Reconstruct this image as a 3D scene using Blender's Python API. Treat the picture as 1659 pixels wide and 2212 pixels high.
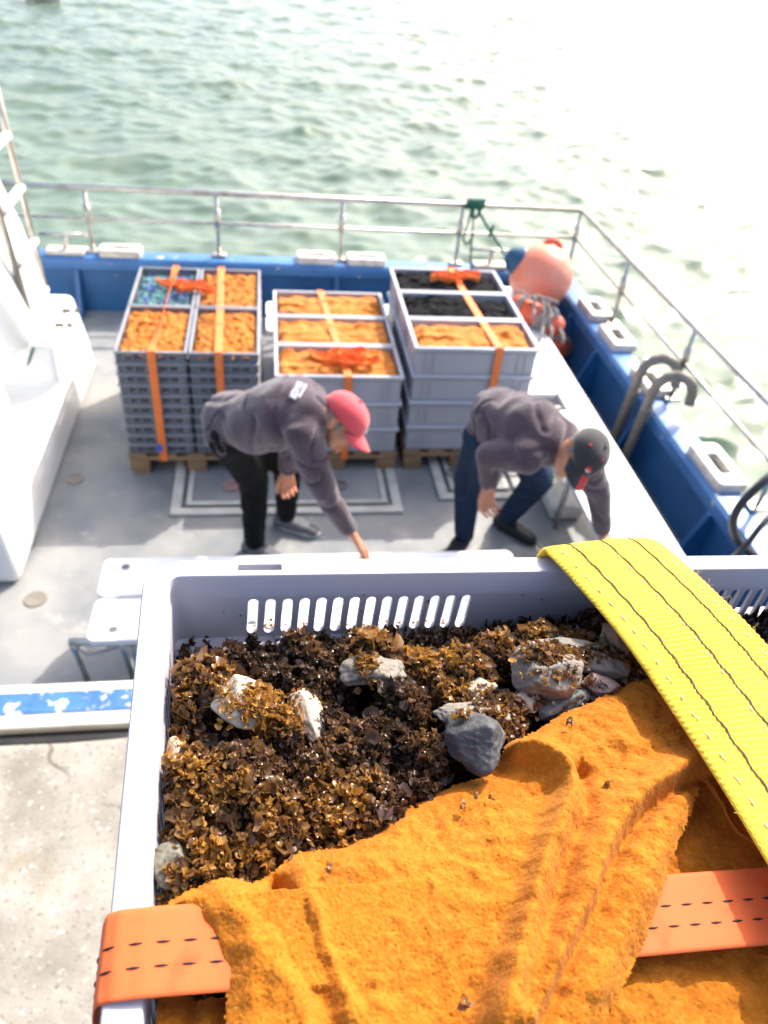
import bpy, bmesh, math, random
import numpy as np
from mathutils import Vector, Matrix
for o in list(bpy.data.objects): bpy.data.objects.remove(o)
random.seed(7); RNG = np.random.default_rng(11)
SC = bpy.context.scene; COL = SC.collection
rad = math.radians

# ------------------------------------------------------------------ camera
CX, CY, FPX = 829.5, 1106.0, 1642.5
PITCH, YAW, ROLL, CAMH = rad(38.97), rad(10.61), rad(5.94), 2.898
_f = np.array([math.sin(YAW)*math.cos(PITCH), math.cos(YAW)*math.cos(PITCH), -math.sin(PITCH)])
_r = np.array([math.cos(YAW), -math.sin(YAW), 0.0]); _u = np.cross(_r, _f)
_c, _s = math.cos(ROLL), math.sin(ROLL)
RR, UU = _c*_r+_s*_u, -_s*_r+_c*_u
def at(px, py, z=None, y=None, x=None):
    """point of the real surface (a plane z=, y= or x=) that the photograph shows at px, py"""
    v = _f+(px-CX)/FPX*RR-(py-CY)/FPX*UU
    t = (z-CAMH)/v[2] if z is not None else (y/v[1] if y is not None else x/v[0])
    p = np.array([0, 0, CAMH])+t*v
    return Vector(p)
cam_d = bpy.data.cameras.new('camera'); cam = bpy.data.objects.new('camera', cam_d); COL.objects.link(cam)
cam_d.sensor_fit = 'VERTICAL'; cam_d.sensor_height = 24.0; cam_d.lens = 24.0*FPX/2212
cam_d.clip_start = 0.05; cam_d.clip_end = 6000
cam.matrix_world = Matrix(((RR[0], UU[0], -_f[0], 0), (RR[1], UU[1], -_f[1], 0), (RR[2], UU[2], -_f[2], CAMH), (0, 0, 0, 1)))
cam_d.dof.use_dof = True; cam_d.dof.focus_distance = 0.50; cam_d.dof.aperture_fstop = 6.0
SC.camera = cam
# ------------------------------------------------------------------ world, sun, exposure
SUN_EL, SUN_AZ = rad(42), rad(44)          # azimuth from +Y towards +X
W = bpy.data.worlds.new('World'); SC.world = W; W.use_nodes = True
nt = W.node_tree; bg = nt.nodes['Background']
sky = nt.nodes.new('ShaderNodeTexSky'); sky.sky_type = 'NISHITA'; sky.sun_disc = False
sky.sun_elevation = SUN_EL; sky.sun_rotation = SUN_AZ; sky.dust_density = 5.0; sky.air_density = 1.0; sky.ozone_density = 1.0
nt.links.new(sky.outputs[0], bg.inputs[0]); bg.inputs[1].default_value = 0.15
sl = bpy.data.lights.new('sun', 'SUN'); sun = bpy.data.objects.new('sun', sl); COL.objects.link(sun)
sl.energy = 2.45; sl.angle = rad(0.6); sl.color = (1.0, 0.95, 0.86)
sd = Vector((math.sin(SUN_AZ)*math.cos(SUN_EL), math.cos(SUN_AZ)*math.cos(SUN_EL), math.sin(SUN_EL)))
sun.rotation_euler = sd.to_track_quat('Z', 'Y').to_euler(); sun.location = (8, 10, 9)
SC.view_settings.view_transform = 'Standard'; SC.view_settings.look = 'None'
SC.view_settings.exposure = 1.46; SC.view_settings.gamma = 1.0; SC.view_settings.use_curve_mapping = False
SC.cycles.max_bounces = 8; SC.cycles.sample_clamp_indirect = 6; SC.cycles.caustics_reflective = False

# ------------------------------------------------------------------ numpy noise
def fft_field(n, m, lo, hi, seed, aniso=1.0):
    """band-passed random field n x m, wavelengths lo..hi in cells, std 1"""
    r = np.random.default_rng(seed).standard_normal((n, m))
    fy = np.fft.fftfreq(n)[:, None]*aniso; fx = np.fft.fftfreq(m)[None, :]
    k = np.sqrt(fx*fx+fy*fy)
    F = np.fft.fft2(r)*np.exp(-(k*lo)**2)*(1-np.exp(-(k*hi)**2))
    g = np.real(np.fft.ifft2(F)); return g/g.std()
_LAT = np.random.default_rng(5).uniform(-1, 1, (64, 64, 64))
def vnoise(P, scale, off=0.0):
    Q = np.asarray(P, float)*scale+off+100.37
    i = np.floor(Q).astype(int); f = Q-i; f = f*f*(3-2*f); i = i % 64; j = (i+1) % 64
    def L(a, b, c): return _LAT[a, b, c]
    x0, y0, z0 = i.T; x1, y1, z1 = j.T; fx, fy, fz = f.T
    return ((L(x0, y0, z0)*(1-fx)+L(x1, y0, z0)*fx)*(1-fy)+(L(x0, y1, z0)*(1-fx)+L(x1, y1, z0)*fx)*fy)*(1-fz) + \
           ((L(x0, y0, z1)*(1-fx)+L(x1, y0, z1)*fx)*(1-fy)+(L(x0, y1, z1)*(1-fx)+L(x1, y1, z1)*fx)*fy)*fz

# ------------------------------------------------------------------ materials
def new_mat(name):
    m = bpy.data.materials.new(name); m.use_nodes = True
    return m, m.node_tree, m.node_tree.nodes['Principled BSDF']
def _mix(t, a, b, fac):
    n = t.nodes.new('ShaderNodeMix'); n.data_type = 'RGBA'
    for s, v in ((0, fac), (6, a), (7, b)):
        if hasattr(v, 'links'): t.links.new(v, n.inputs[s])
        else: n.inputs[s].default_value = v if s == 0 else (*v, 1)
    return n.outputs[2]
def _noise(t, scale, detail=4, stretch=None, rough=0.55, dist=0.0):
    tc = t.nodes.new('ShaderNodeTexCoord'); src = tc.outputs['Object']
    if stretch:
        mp = t.nodes.new('ShaderNodeMapping'); mp.inputs['Scale'].default_value = stretch
        t.links.new(src, mp.inputs[0]); src = mp.outputs[0]
    n = t.nodes.new('ShaderNodeTexNoise'); n.inputs['Scale'].default_value = scale
    n.inputs['Detail'].default_value = detail; n.inputs['Roughness'].default_value = rough
    n.inputs['Distortion'].default_value = dist
    t.links.new(src, n.inputs[0]); return n.outputs['Fac']
def _ramp(t, fac, a, b):
    n = t.nodes.new('ShaderNodeMapRange'); n.inputs['From Min'].default_value = a; n.inputs['From Max'].default_value = b
    t.links.new(fac, n.inputs['Value']); return n.outputs[0]
def mat(name, c1, c2=None, scale=6, lo=.35, hi=.65, rough=.5, metal=0, bump=0, bscale=60, chips=None, chip_t=(.62, .66), chip_s=9,
        stretch=None, sheen=0, spec=.5, sub=0, detail=5, bdist=.01):
    m, t, p = new_mat(name)
    col = c1
    if c2 is not None: col = _mix(t, c1, c2, _ramp(t, _noise(t, scale, detail, stretch), lo, hi))
    if chips is not None: col = _mix(t, col, chips, _ramp(t, _noise(t, chip_s, 6, stretch, .65), *chip_t))
    if hasattr(col, 'links'): t.links.new(col, p.inputs['Base Color'])
    else: p.inputs['Base Color'].default_value = (*col, 1)
    p.inputs['Roughness'].default_value = rough; p.inputs['Metallic'].default_value = metal
    p.inputs['Specular IOR Level'].default_value = spec
    if sheen: p.inputs['Sheen Weight'].default_value = sheen; p.inputs['Sheen Roughness'].default_value = .5
    if bump:
        b = t.nodes.new('ShaderNodeBump'); b.inputs['Strength'].default_value = bump; b.inputs['Distance'].default_value = bdist
        t.links.new(_noise(t, bscale, 4), b.inputs['Height']); t.links.new(b.outputs[0], p.inputs['Normal'])
    return m
BLUE = (.010, .085, .235)
M = {}
M['blue'] = mat('blue_paint', BLUE, (.018, .115, .30), 3, rough=.42, bump=.15, bscale=25, chips=(.55, .50, .45), chip_t=(.70, .73), chip_s=14)
M['blue_cap'] = mat('blue_cap_paint', (.030, .14, .36), (.06, .19, .43), 4, rough=.4, bump=.2, bscale=30, chips=(.62, .57, .50), chip_t=(.64, .68), chip_s=10)
M['blue_worn'] = mat('worn_blue_paint', (.03, .12, .33), (.055, .17, .40), 8, rough=.5, bump=.3, bscale=40, chips=(.62, .58, .5), chip_t=(.55, .58), chip_s=13)
M['cream'] = mat('weathered_cream_paint', (.72, .68, .6), (.52, .45, .36), 7, lo=.45, hi=.75, rough=.55, bump=.2, bscale=40)
M['gap_black'] = mat('gap_black', (.02, .02, .02), (.035, .035, .033), 12, rough=.75)
M['deck'] = mat('grey_deck_paint', (.165, .18, .195), (.30, .295, .28), 2.2, lo=.36, hi=.64, rough=.6, bump=.35, bscale=120, chips=(.40, .38, .35), chip_t=(.60, .74), chip_s=5, bdist=.004)
M['white_gel'] = mat('white_gelcoat', (.80, .80, .78), (.72, .70, .64), 3, lo=.5, hi=.8, rough=.3)
M['hatch_rim'] = mat('hatch_frame_paint', (.56, .55, .50), (.44, .42, .37), 9, rough=.55)
M['white_plank'] = mat('white_plastic_plank', (.80, .80, .80), (.74, .72, .69), 4, lo=.5, hi=.7, rough=.4, chips=(.60, .48, .36), chip_t=(.70, .80), chip_s=6)
M['steel'] = mat('stainless_steel', (.58, .55, .50), (.42, .36, .30), 14, lo=.45, hi=.7, rough=.32, metal=.85)
M['old_steel'] = mat('weathered_steel', (.27, .245, .21), (.20, .17, .14), 9, rough=.6, metal=.35, bump=.2)
M['pad'] = mat('fairlead_casting', (.66, .61, .54), (.46, .40, .33), 12, lo=.45, hi=.7, rough=.45, metal=.1)
M['pink_pull'] = mat('faded_pink_paint', (.36, .22, .21), rough=.6)
M['hole_dark'] = mat('dark_hole_shade', (.12, .12, .12), rough=.6)  # dark tone standing in for shade inside openings and bolt holes
M['wood'] = mat('pallet_wood', (.34, .215, .11), (.22, .13, .065), 5, stretch=(1, 6, 6), rough=.8, bump=.4, bscale=50)
M['crate'] = mat('grey_crate_plastic', (.37, .37, .405), (.41, .41, .44), 3, rough=.45)
M['crate_slot'] = mat('dark_grey_crate_plastic', (.12, .13, .15), (.165, .17, .195), 5, rough=.5)
M['slot_rim'] = mat('slotted_crate_rim_lit', (.21, .22, .245), (.26, .265, .29), 5, rough=.45)  # same plastic as the body, lightened in colour like sunlit rim tops
M['crate_rim'] = mat('crate_rim_plastic', (.46, .47, .51), (.52, .53, .56), 4, rough=.4)
M['towel_far'] = mat('orange_towel_cloth', (.50, .155, .007), (.57, .19, .012), 9, rough=.9, sheen=.12, bump=.5, bscale=160)
M['black_cloth'] = mat('black_cloth', (.006, .006, .007), (.014, .014, .015), 7, rough=.95, spec=.1, bump=.3, bscale=100)
M['net'] = mat('green_and_blue_netting', (.07, .22, .16), (.05, .10, .28), 22, lo=.47, hi=.53, rough=.7, bump=.6, bscale=90)
M['strap_far'] = mat('orange_webbing', (.86, .19, .035), (.90, .23, .045), 20, rough=.6, bump=.3, bscale=300)
M['strap_blue'] = mat('blue_tag_plastic', (.03, .12, .6), rough=.5)
M['buoy'] = mat('orange_buoy_vinyl', (.80, .21, .10), (.74, .30, .22), 2.5, rough=.38, chips=(.38, .18, .12), chip_t=(.60, .76), chip_s=5)
M['buoy_blue'] = mat('blue_buoy_vinyl', (.012, .07, .14), rough=.4)
M['fender'] = mat('orange_fender_foam', (.75, .11, .035), (.62, .10, .05), 4, rough=.55)
M['grey_rope'] = mat('grey_rope_fibre', (.33, .31, .29), (.25, .23, .22), 60, rough=.9, bump=.6, bscale=200)
M['green_rope'] = mat('green_rope_fibre', (.02, .15, .10), (.015, .10, .07), 60, rough=.85, bump=.6, bscale=200)
M['hose'] = mat('black_hose_rubber', (.018, .018, .02), rough=.35)
M['skin'] = mat('warm_skin', (.47, .20, .115), (.53, .25, .15), 15, rough=.5, spec=.35)  # one skin tone with slight random variation
M['jacket'] = mat('plum_grey_fleece', (.050, .030, .041), (.068, .041, .055), 9, rough=.95, sheen=.35, bump=.5, bscale=90)
M['trouser_black'] = mat('black_trouser_cloth', (.007, .007, .008), (.011, .011, .012), 20, rough=.95, spec=.2)
M['trouser_blue'] = mat('navy_denim', (.014, .028, .060), (.022, .042, .082), 20, rough=.95, spec=.25)
M['collar'] = mat('navy_collar_cloth', (.014, .018, .032), rough=.9)
M['cap_red'] = mat('red_cap_cotton', (.56, .045, .06), (.62, .075, .085), 6, rough=.85, sheen=.3)
M['cap_black'] = mat('black_cap_cotton', (.014, .013, .015), (.022, .02, .022), 6, rough=.85, sheen=.3)
M['red_print'] = mat('red_print', (.62, .035, .04), rough=.7)
M['white_print'] = mat('white_print', (.75, .74, .76), rough=.7)
M['hair'] = mat('grey_hair', (.30, .28, .26), (.14, .13, .12), 60, rough=.8)
M['shoe_grey'] = mat('grey_shoe_knit', (.10, .105, .115), (.14, .145, .155), 50, rough=.9)
M['shoe_black'] = mat('black_shoe_leather', (.012, .012, .013), rough=.6)
M['sole'] = mat('pale_shoe_sole', (.62, .60, .56), rough=.6)

# quay concrete
def concrete():
    m, t, p = new_mat('quay_concrete')
    a = _mix(t, (.165, .15, .125), (.29, .27, .235), _ramp(t, _noise(t, 5, 6), .35, .65))
    a = _mix(t, a, (.13, .115, .10), _ramp(t, _noise(t, 70, 3, rough=.7), .58, .66))
    a = _mix(t, a, (.40, .38, .34), _ramp(t, _noise(t, 45, 3, rough=.7), .60, .68))
    a = _mix(t, a, (.20, .16, .10), _ramp(t, _noise(t, 3.2, 6, rough=.7), .56, .70))
    tc = t.nodes.new('ShaderNodeTexCoord'); n1 = t.nodes.new('ShaderNodeTexNoise'); n1.inputs['Scale'].default_value = 3
    t.links.new(tc.outputs['Object'], n1.inputs[0])
    mx = t.nodes.new('ShaderNodeMix'); mx.data_type = 'RGBA'; mx.inputs[0].default_value = .25
    t.links.new(tc.outputs['Object'], mx.inputs[6]); t.links.new(n1.outputs['Color'], mx.inputs[7])
    vo = t.nodes.new('ShaderNodeTexVoronoi'); vo.feature = 'DISTANCE_TO_EDGE'; vo.inputs['Scale'].default_value = 1.1
    t.links.new(mx.outputs[2], vo.inputs[0])
    ck = t.nodes.new('ShaderNodeMath'); ck.operation = 'MULTIPLY'; t.links.new(_ramp(t, vo.outputs['Distance'], .006, .0), ck.inputs[0]); t.links.new(_ramp(t, _noise(t, 4, 3), .44, .56), ck.inputs[1]); crack = ck.outputs[0]
    a = _mix(t, a, (.10, .08, .06), crack)
    t.links.new(a, p.inputs['Base Color']); p.inputs['Roughness'].default_value = .9
    b = t.nodes.new('ShaderNodeBump'); b.inputs['Strength'].default_value = .5; b.inputs['Distance'].default_value = .006
    t.links.new(_noise(t, 60, 6, rough=.7), b.inputs['Height']); t.links.new(b.outputs[0], p.inputs['Normal'])
    return m
M['concrete'] = concrete()
def sea_mat():
    m, t, p = new_mat('sea_water')
    a = _mix(t, (.095, .145, .100), (.145, .19, .145), _ramp(t, _noise(t, .8, 5, (1, 2.2, 1)), .35, .65))
    t.links.new(a, p.inputs['Base Color']); p.inputs['Roughness'].default_value = .055
    p.inputs['IOR'].default_value = 1.33; p.inputs['Specular IOR Level'].default_value = .34
    b = t.nodes.new('ShaderNodeBump'); b.inputs['Strength'].default_value = .42; b.inputs['Distance'].default_value = .013
    ad = t.nodes.new('ShaderNodeMath'); ad.operation = 'ADD'
    t.links.new(_noise(t, 8.5, 8, (.7, 1.4, 1), .66, .6), ad.inputs[0]); t.links.new(_noise(t, 1.3, 4, (.7, 1.8, 1), .55, .4), ad.inputs[1])
    t.links.new(ad.outputs[0], b.inputs['Height']); t.links.new(b.outputs[0], p.inputs['Normal'])
    return m
M['sea'] = sea_mat()

# ------------------------------------------------------------------ object helpers
ORG = {}
def tag(o, label=None, cat=None, group=None, kind=None):
    if label: o['label'] = label
    if cat: o['category'] = cat
    if group: o['group'] = group
    if kind: o['kind'] = kind
    return o
def thing(name, label, cat, loc, group=None):
    o = bpy.data.objects.new(name, None); COL.objects.link(o); o.location = loc; o.empty_display_size = .1
    ORG[o.name] = Vector(loc); return tag(o, label, cat, group)
def link(name, me, m, parent=None, org=None):
    """me holds WORLD coordinates; they are re-based onto the parent's (or own) origin"""
    o = bpy.data.objects.new(name, me); COL.objects.link(o)
    if parent is not None: b = ORG[parent.name]; o.parent = parent
    else: b = Vector(org) if org is not None else Vector((0, 0, 0)); o.location = b
    ORG[o.name] = b.copy()
    if b.length: me.transform(Matrix.Translation(-b))
    if m is not None:
        for mm in (m if isinstance(m, (list, tuple)) else [m]): me.materials.append(mm)
    return o
def np_mesh(V, F, smooth=True, mi=None):
    V = np.asarray(V, np.float32); me = bpy.data.meshes.new('mesh')
    F = np.asarray(F, np.int32); n, k = F.shape
    me.vertices.add(len(V)); me.vertices.foreach_set('co', V.ravel())
    me.loops.add(n*k); me.loops.foreach_set('vertex_index', F.ravel())
    me.polygons.add(n); me.polygons.foreach_set('loop_start', np.arange(0, n*k, k, dtype=np.int32))
    me.polygons.foreach_set('use_smooth', np.full(n, smooth))
    if mi is not None: me.polygons.foreach_set('material_index', np.asarray(mi, np.int32))
    me.update(calc_edges=True); me.validate(); return me
def grid_faces(n, m, wrap=False):
    i = np.arange(n-1)[:, None]; j = np.arange(m if wrap else m-1)[None, :]; j2 = (j+1) % m
    return np.stack([i*m+j, i*m+j2, (i+1)*m+j2, (i+1)*m+j], -1).reshape(-1, 4)
class MB:
    def __init__(s): s.v = []; s.f = []; s.sm = []
    def add(s, V, F, smooth=False):
        b = len(s.v); s.v += [tuple(v) for v in V]; s.f += [tuple(b+i for i in f) for f in F]; s.sm += [smooth]*len(F); return s
    def box(s, c, d, R=None, bev=0.0):
        x, y, z = (q/2 for q in d)
        if bev <= 0:
            V = [Vector((a*x, b*y, e*z)) for a in (-1, 1) for b in (-1, 1) for e in (-1, 1)]
            F = [(0, 1, 3, 2), (4, 6, 7, 5), (0, 4, 5, 1), (2, 3, 7, 6), (0, 2, 6, 4), (1, 5, 7, 3)]
        else:
            bm = bmesh.new(); bmesh.ops.create_cube(bm, size=1.0, matrix=Matrix.Diagonal((d[0], d[1], d[2], 1)))
            bmesh.ops.bevel(bm, geom=list(bm.edges), offset=min(bev, min(d)*.45), segments=3, profile=.5, affect='EDGES', clamp_overlap=True)
            bm.verts.index_update(); V = [v.co.copy() for v in bm.verts]; F = [tuple(v.index for v in f.verts) for f in bm.faces]; bm.free()
        R = R or Matrix.Identity(3)
        return s.add([R @ v+Vector(c) for v in V], F, bev > 0)
    def tube(s, pts, r, n=10, caps=True, smooth=True):
        pts = [Vector(p) for p in pts]; N = len(pts); rs = r if isinstance(r, (list, tuple)) else [r]*N
        T = [(pts[min(i+1, N-1)]-pts[max(i-1, 0)]).normalized() for i in range(N)]
        a = Vector((0, 0, 1)) if abs(T[0].z) < .9 else Vector((1, 0, 0)); u = T[0].cross(a).normalized(); V = []
        for i in range(N):
            u = (u-T[i]*u.dot(T[i])).normalized(); w = T[i].cross(u)
            V += [pts[i]+rs[i]*(math.cos(k*2*math.pi/n)*u+math.sin(k*2*math.pi/n)*w) for k in range(n)]
        F = [tuple(int(q) for q in f) for f in grid_faces(N, n, True)]
        if caps: F += [tuple(range(n))[::-1], tuple((N-1)*n+k for k in range(n))]
        return s.add(V, F, smooth)
    def prism(s, poly, h, R, c, bev=0):
        """2D polygon (local xy) extruded by h along local z"""
        n = len(poly); V = [R @ Vector((p[0], p[1], 0))+Vector(c) for p in poly]+[R @ Vector((p[0], p[1], h))+Vector(c) for p in poly]
        return s.add(V, [tuple(range(n))[::-1], tuple(range(n, 2*n))]+[(i, (i+1) % n, n+(i+1) % n, n+i) for i in range(n)])
    def mesh(s):
        me = bpy.data.meshes.new('mesh'); me.from_pydata([tuple(v) for v in s.v], [], s.f)
        me.polygons.foreach_set('use_smooth', s.sm); me.update(); return me
    def build(s, name, m, parent=None, org=None): return link(name, s.mesh(), m, parent, org)
def evaluated(me, mods, mats=None):
    """apply modifiers (a callback adds them) and return a plain mesh"""
    o = bpy.data.objects.new('tmp', me); COL.objects.link(o); mods(o)
    dg = bpy.context.evaluated_depsgraph_get(); r = bpy.data.meshes.new_from_object(o.evaluated_get(dg))
    bpy.data.objects.remove(o); return r
def smooth_by_angle(me, ang=rad(35)):
    bm = bmesh.new(); bm.from_mesh(me)
    for f in bm.faces: f.smooth = True
    for e in bm.edges:
        if len(e.link_faces) == 2 and e.calc_face_angle(0) > ang: e.smooth = False
    bm.to_mesh(me); bm.free(); return me
def copy_tree(o, parent=None):
    c = o.copy(); COL.objects.link(c); ORG[c.name] = ORG[o.name].copy()
    if parent is not None: c.parent = parent
    for ch in list(o.children): copy_tree(ch, c)
    return c
def rrect(a, b, r, n=6):
    P = []
    for cx, cy, t0 in ((a-r, b-r, 0), (-a+r, b-r, 90), (-a+r, -b+r, 180), (a-r, -b+r, 270)):
        for k in range(n+1):
            t = rad(t0+90*k/n); P.append((cx+r*math.cos(t), cy+r*math.sin(t)))
    return P
ordw = ['topmost', 'second', 'third', 'fourth', 'fifth', 'sixth', 'seventh', 'eighth', 'ninth', 'tenth', 'eleventh', 'twelfth', 'thirteenth', 'fourteenth', 'fifteenth', 'sixteenth', 'seventeenth', 'eighteenth', 'nineteenth', 'twentieth']

# ================================================================== SETTING
# sea: one sheet from the hull to the horizon, real waves near, finer ripples in the bump
def make_sea():
    az = np.concatenate([np.linspace(-180, -32, 40)[:-1], np.linspace(-32, 58, 560)[:-1], np.linspace(58, 180, 40)[:-1]])*math.pi/180
    r = np.concatenate([np.geomspace(.5, 4, 14)[:-1], np.geomspace(4, 90, 640)[:-1], np.geomspace(90, 4500, 40)])
    A, R = np.meshgrid(az, r); X = R*np.sin(A); Y = R*np.cos(A)+1.0
    g = np.random.default_rng(3); Z = np.zeros_like(X)
    XX, YY = X.copy(), Y.copy()
    for i in range(70):
        L = .26*(12.0**(g.random())); k = 2*math.pi/L
        th = rad(100)+g.normal(0, .62); am = .0056*L**.85*g.uniform(.5, 1.2)
        ph = k*(X*math.cos(th)+Y*math.sin(th))+g.uniform(0, 6.28)
        fade = np.clip(1.2-R*.004/L, 0, 1)
        Z += fade*am*np.sin(ph); XX += fade*.8*am*math.cos(th)*np.cos(ph); YY += fade*.8*am*math.sin(th)*np.cos(ph)
    V = np.stack([XX, YY, Z-.75], -1).reshape(-1, 3)
    F = grid_faces(len(r), len(az), True)
    o = link('sea', np_mesh(V, F[:, ::-1]), M['sea']); tag(o, kind='structure')
    o['label'] = 'pale green choppy sea beyond the boat'
make_sea()
QZ = 1.0
def make_quay():
    y1 = 1.335; xs = np.linspace(-7, 9, 321); n = len(xs)
    prof = [(-6, QZ), (y1-.03, QZ), (y1-.008, QZ-.008), (y1, QZ-.03), (y1+.0, -2.0)]
    V = []
    for y, z in prof:
        for x in xs:
            j = .012*vnoise(np.array([[x, 0, 0]]), 2.2)[0]+.006*vnoise(np.array([[x, 3, 0]]), 9)[0]
            V.append((x, y+(j if y > 0 else 0), z))
    F = grid_faces(len(prof), n)
    o = link('quay', np_mesh(V, F[:, ::-1], True), M['concrete']); tag(o, 'speckled concrete quay with stains and cracks', kind='structure')
make_quay()

# ================================================================== FISHING BOAT
XL, XR, YF, YN, CAPZ = -3.2, 2.44, 6.23, 1.93, .46
boat = thing('fishing_boat', 'blue fishing boat deck with stainless rails moored beside the concrete quay', 'boat', (0, 4, 0))
MB().box((-.38, 4.1, -.06), (5.76, 4.5, .12)).build('deck', M['deck'], boat)
hull = MB()
hull.prism([(-3.3, 1.76), (2.56, 1.76), (2.56, 6.40), (-3.3, 6.40)], -.9, Matrix.Identity(3), (0, 0, -.12)); hull.build('hull', M['blue'], boat)
bw = MB()
bw.box(((XL+XR+.04)/2, YF+.02, .20), (XR-XL+.04, .04, .44)); bw.build('bulwark_panel', M['blue'], boat)
MB().box((XR+.02, (YF+YN)/2, .20), (.04, YF-YN-.004, .44)).build('bulwark_panel', M['blue'], boat)
MB().box(((XL+XR)/2, YN-.02, .20), (XR-XL+.04, .04, .44)).build('bulwark_panel', M['blue'], boat)
# caps: top plate with a folded lip facing inboard
def cap(p0, p1, w, inward, m, name='cap_rail', z=CAPZ):
    p0, p1 = Vector(p0), Vector(p1); d = (p1-p0); L = d.length; d.normalize(); n = Vector(inward)
    R = Matrix((d, n, Vector((0, 0, 1)))).transposed()
    b = MB(); c = (p0+p1)/2
    b.box(c+Vector((0, 0, z-.02)), (L, w, .04), R, .012)
    b.box(c+n*(w/2-.004)+Vector((0, 0, z-.055)), (L-.01, .03, .085), R, .008)
    return b.build(name, m, boat)
cap((XL, YF+.06, 0), (XR+.19, YF+.06, 0), .17, (0, -1, 0), M['blue_cap'])
cap((XR+.07, YF-.03, 0), (XR+.07, YN-.1, 0), .18, (-1, 0, 0), M['blue_cap'])
# near gunwale: worn blue strip between two cream edges, black strip added outside to darken the gap to the quay
g = MB(); g.box(((XL+XR)/2-.03, 1.86, CAPZ-.02), (XR-XL, .20, .04), None, .01); g.build('gunwale', M['cream'], boat)
MB().box(((XL+XR)/2-.03, 1.868, CAPZ+.0025), (XR-XL-.02, .095, .005)).build('gunwale_strip', M['blue_worn'], boat)
MB().tube([(XL, 1.735, CAPZ-.075), (XR, 1.735, CAPZ-.075)], .045, 12).build('dark_gap_strip', M['gap_black'], boat)
# ribs: tapered brackets against the bulwark
def rib(x, y, dx, dy):
    n = Vector((dx, dy, 0)); t = Vector((-dy, dx, 0)); b = MB()
    prof = [(0, 0), (.20, 0), (.15, .06), (.045, .36), (0, .40)]
    R = Matrix((n, Vector((0, 0, 1)), t)).transposed()
    b.prism(prof, .035, R, Vector((x, y, .003))-t*.0175); return b.build('rib', M['blue'], boat)
for x in (-2.55, -1.545, -.43, .55, 1.45): rib(x, YF-.001, 0, -1)
for y in (5.55, 4.93, 4.05, 3.02, 2.30): rib(XR-.001, y, -1, 0)
# fairlead pads (white castings with an oval opening)
def pad(x, y, along, L=.33, Wd=.17):
    a = Vector((1, 0, 0)) if along == 'x' else Vector((0, 1, 0)); b_ = Vector((0, 0, 1)).cross(a)
    R = Matrix((a, b_, Vector((0, 0, 1)))).transposed(); c = Vector((x, y, CAPZ+.001))
    P = rrect(L/2, Wd/2, .035, 5); n = len(P)
    E = []                       # oval hole ring sampled at the same angles
    for p in P:
        t = math.atan2(p[1]/Wd, p[0]/L); E.append((L*.28*math.cos(t), Wd*.25*math.sin(t)))
    V = []; rings = [([p for p in P], 0), ([p for p in P], .045), ([(p[0]*.96, p[1]*.93) for p in P], .055), ([(e[0]*1.08, e[1]*1.1) for e in E], .055), (E, .048), (E, .004)]
    for ring, z in rings: V += [R @ Vector((p[0], p[1], z))+c for p in ring]
    F = [tuple(int(q) for q in f) for f in grid_faces(len(rings), n, True)]
    mb = MB(); mb.add(V, F, True); o = mb.build('fairlead', M['pad'], boat); smooth_by_angle(o.data)
    MB().prism([(e[0], e[1]) for e in E], .002, R, c+Vector((0, 0, .003))).build('opening', M['hole_dark'], o)  # dark disc on the floor of the opening, its shade put in colour
for x in (-1.20, .38, .80): pad(x, YF+.075, 'x')
for y, L in ((5.42, .36), (4.93, .36), (4.28, .34), (3.30, .42)): pad(XR+.10, y, 'y', L, .19)
# T-shaped cleats
def cleat(x, y, along='x', L=.36):
    a = Vector((1, 0, 0)) if along == 'x' else Vector((0, 1, 0)); c = Vector((x, y, CAPZ)); b = MB()
    b.box(c+Vector((0, 0, .02)), (.30, .13, .035), None, .01); o = b.build('cleat', M['pad'], boat)
    t = MB(); t.tube([c+Vector((0, 0, .03)), c+Vector((0, 0, .14))], .02); t.tube([c+a*(-L/2)+Vector((0, 0, .15)), c+a*L/2+Vector((0, 0, .15))], .013)
    t.build('horn', M['steel'], o)
cleat(-1.62, YF+.06); cleat(1.88, YF+.06)
# guard rail
rail = MB()
RY, RX, RZ = YF+.10, XR+.17, .965
rail.tube([(XL, RY, RZ), (RX, RY, RZ), ], .021); rail.tube([(RX, RY, RZ), (RX, 1.9, RZ)], .021)
rail.build('guard_rail', M['steel'], boat)
mr = MB(); mr.tube([(XL, RY, .73), (RX, RY, .73)], .013); mr.tube([(RX, RY, .73), (RX, 1.9, .73)], .013); mr.build('middle_rail', M['steel'], boat)
for x, y in [(-2.42, RY), (-1.42, RY), (-.42, RY), (.585, RY), (1.585, RY), (RX, RY), (RX, 5.22), (RX, 4.10), (RX, 2.95)]:
    b = MB(); b.tube([(x, y, CAPZ), (x, y, RZ)], .015); b.box((x, y, CAPZ+.012), (.11, .08, .022), None, .006)
    b.tube([(x, y, .70), (x, y, .84)], .024); b.build('stanchion', M['steel'], boat)
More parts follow.
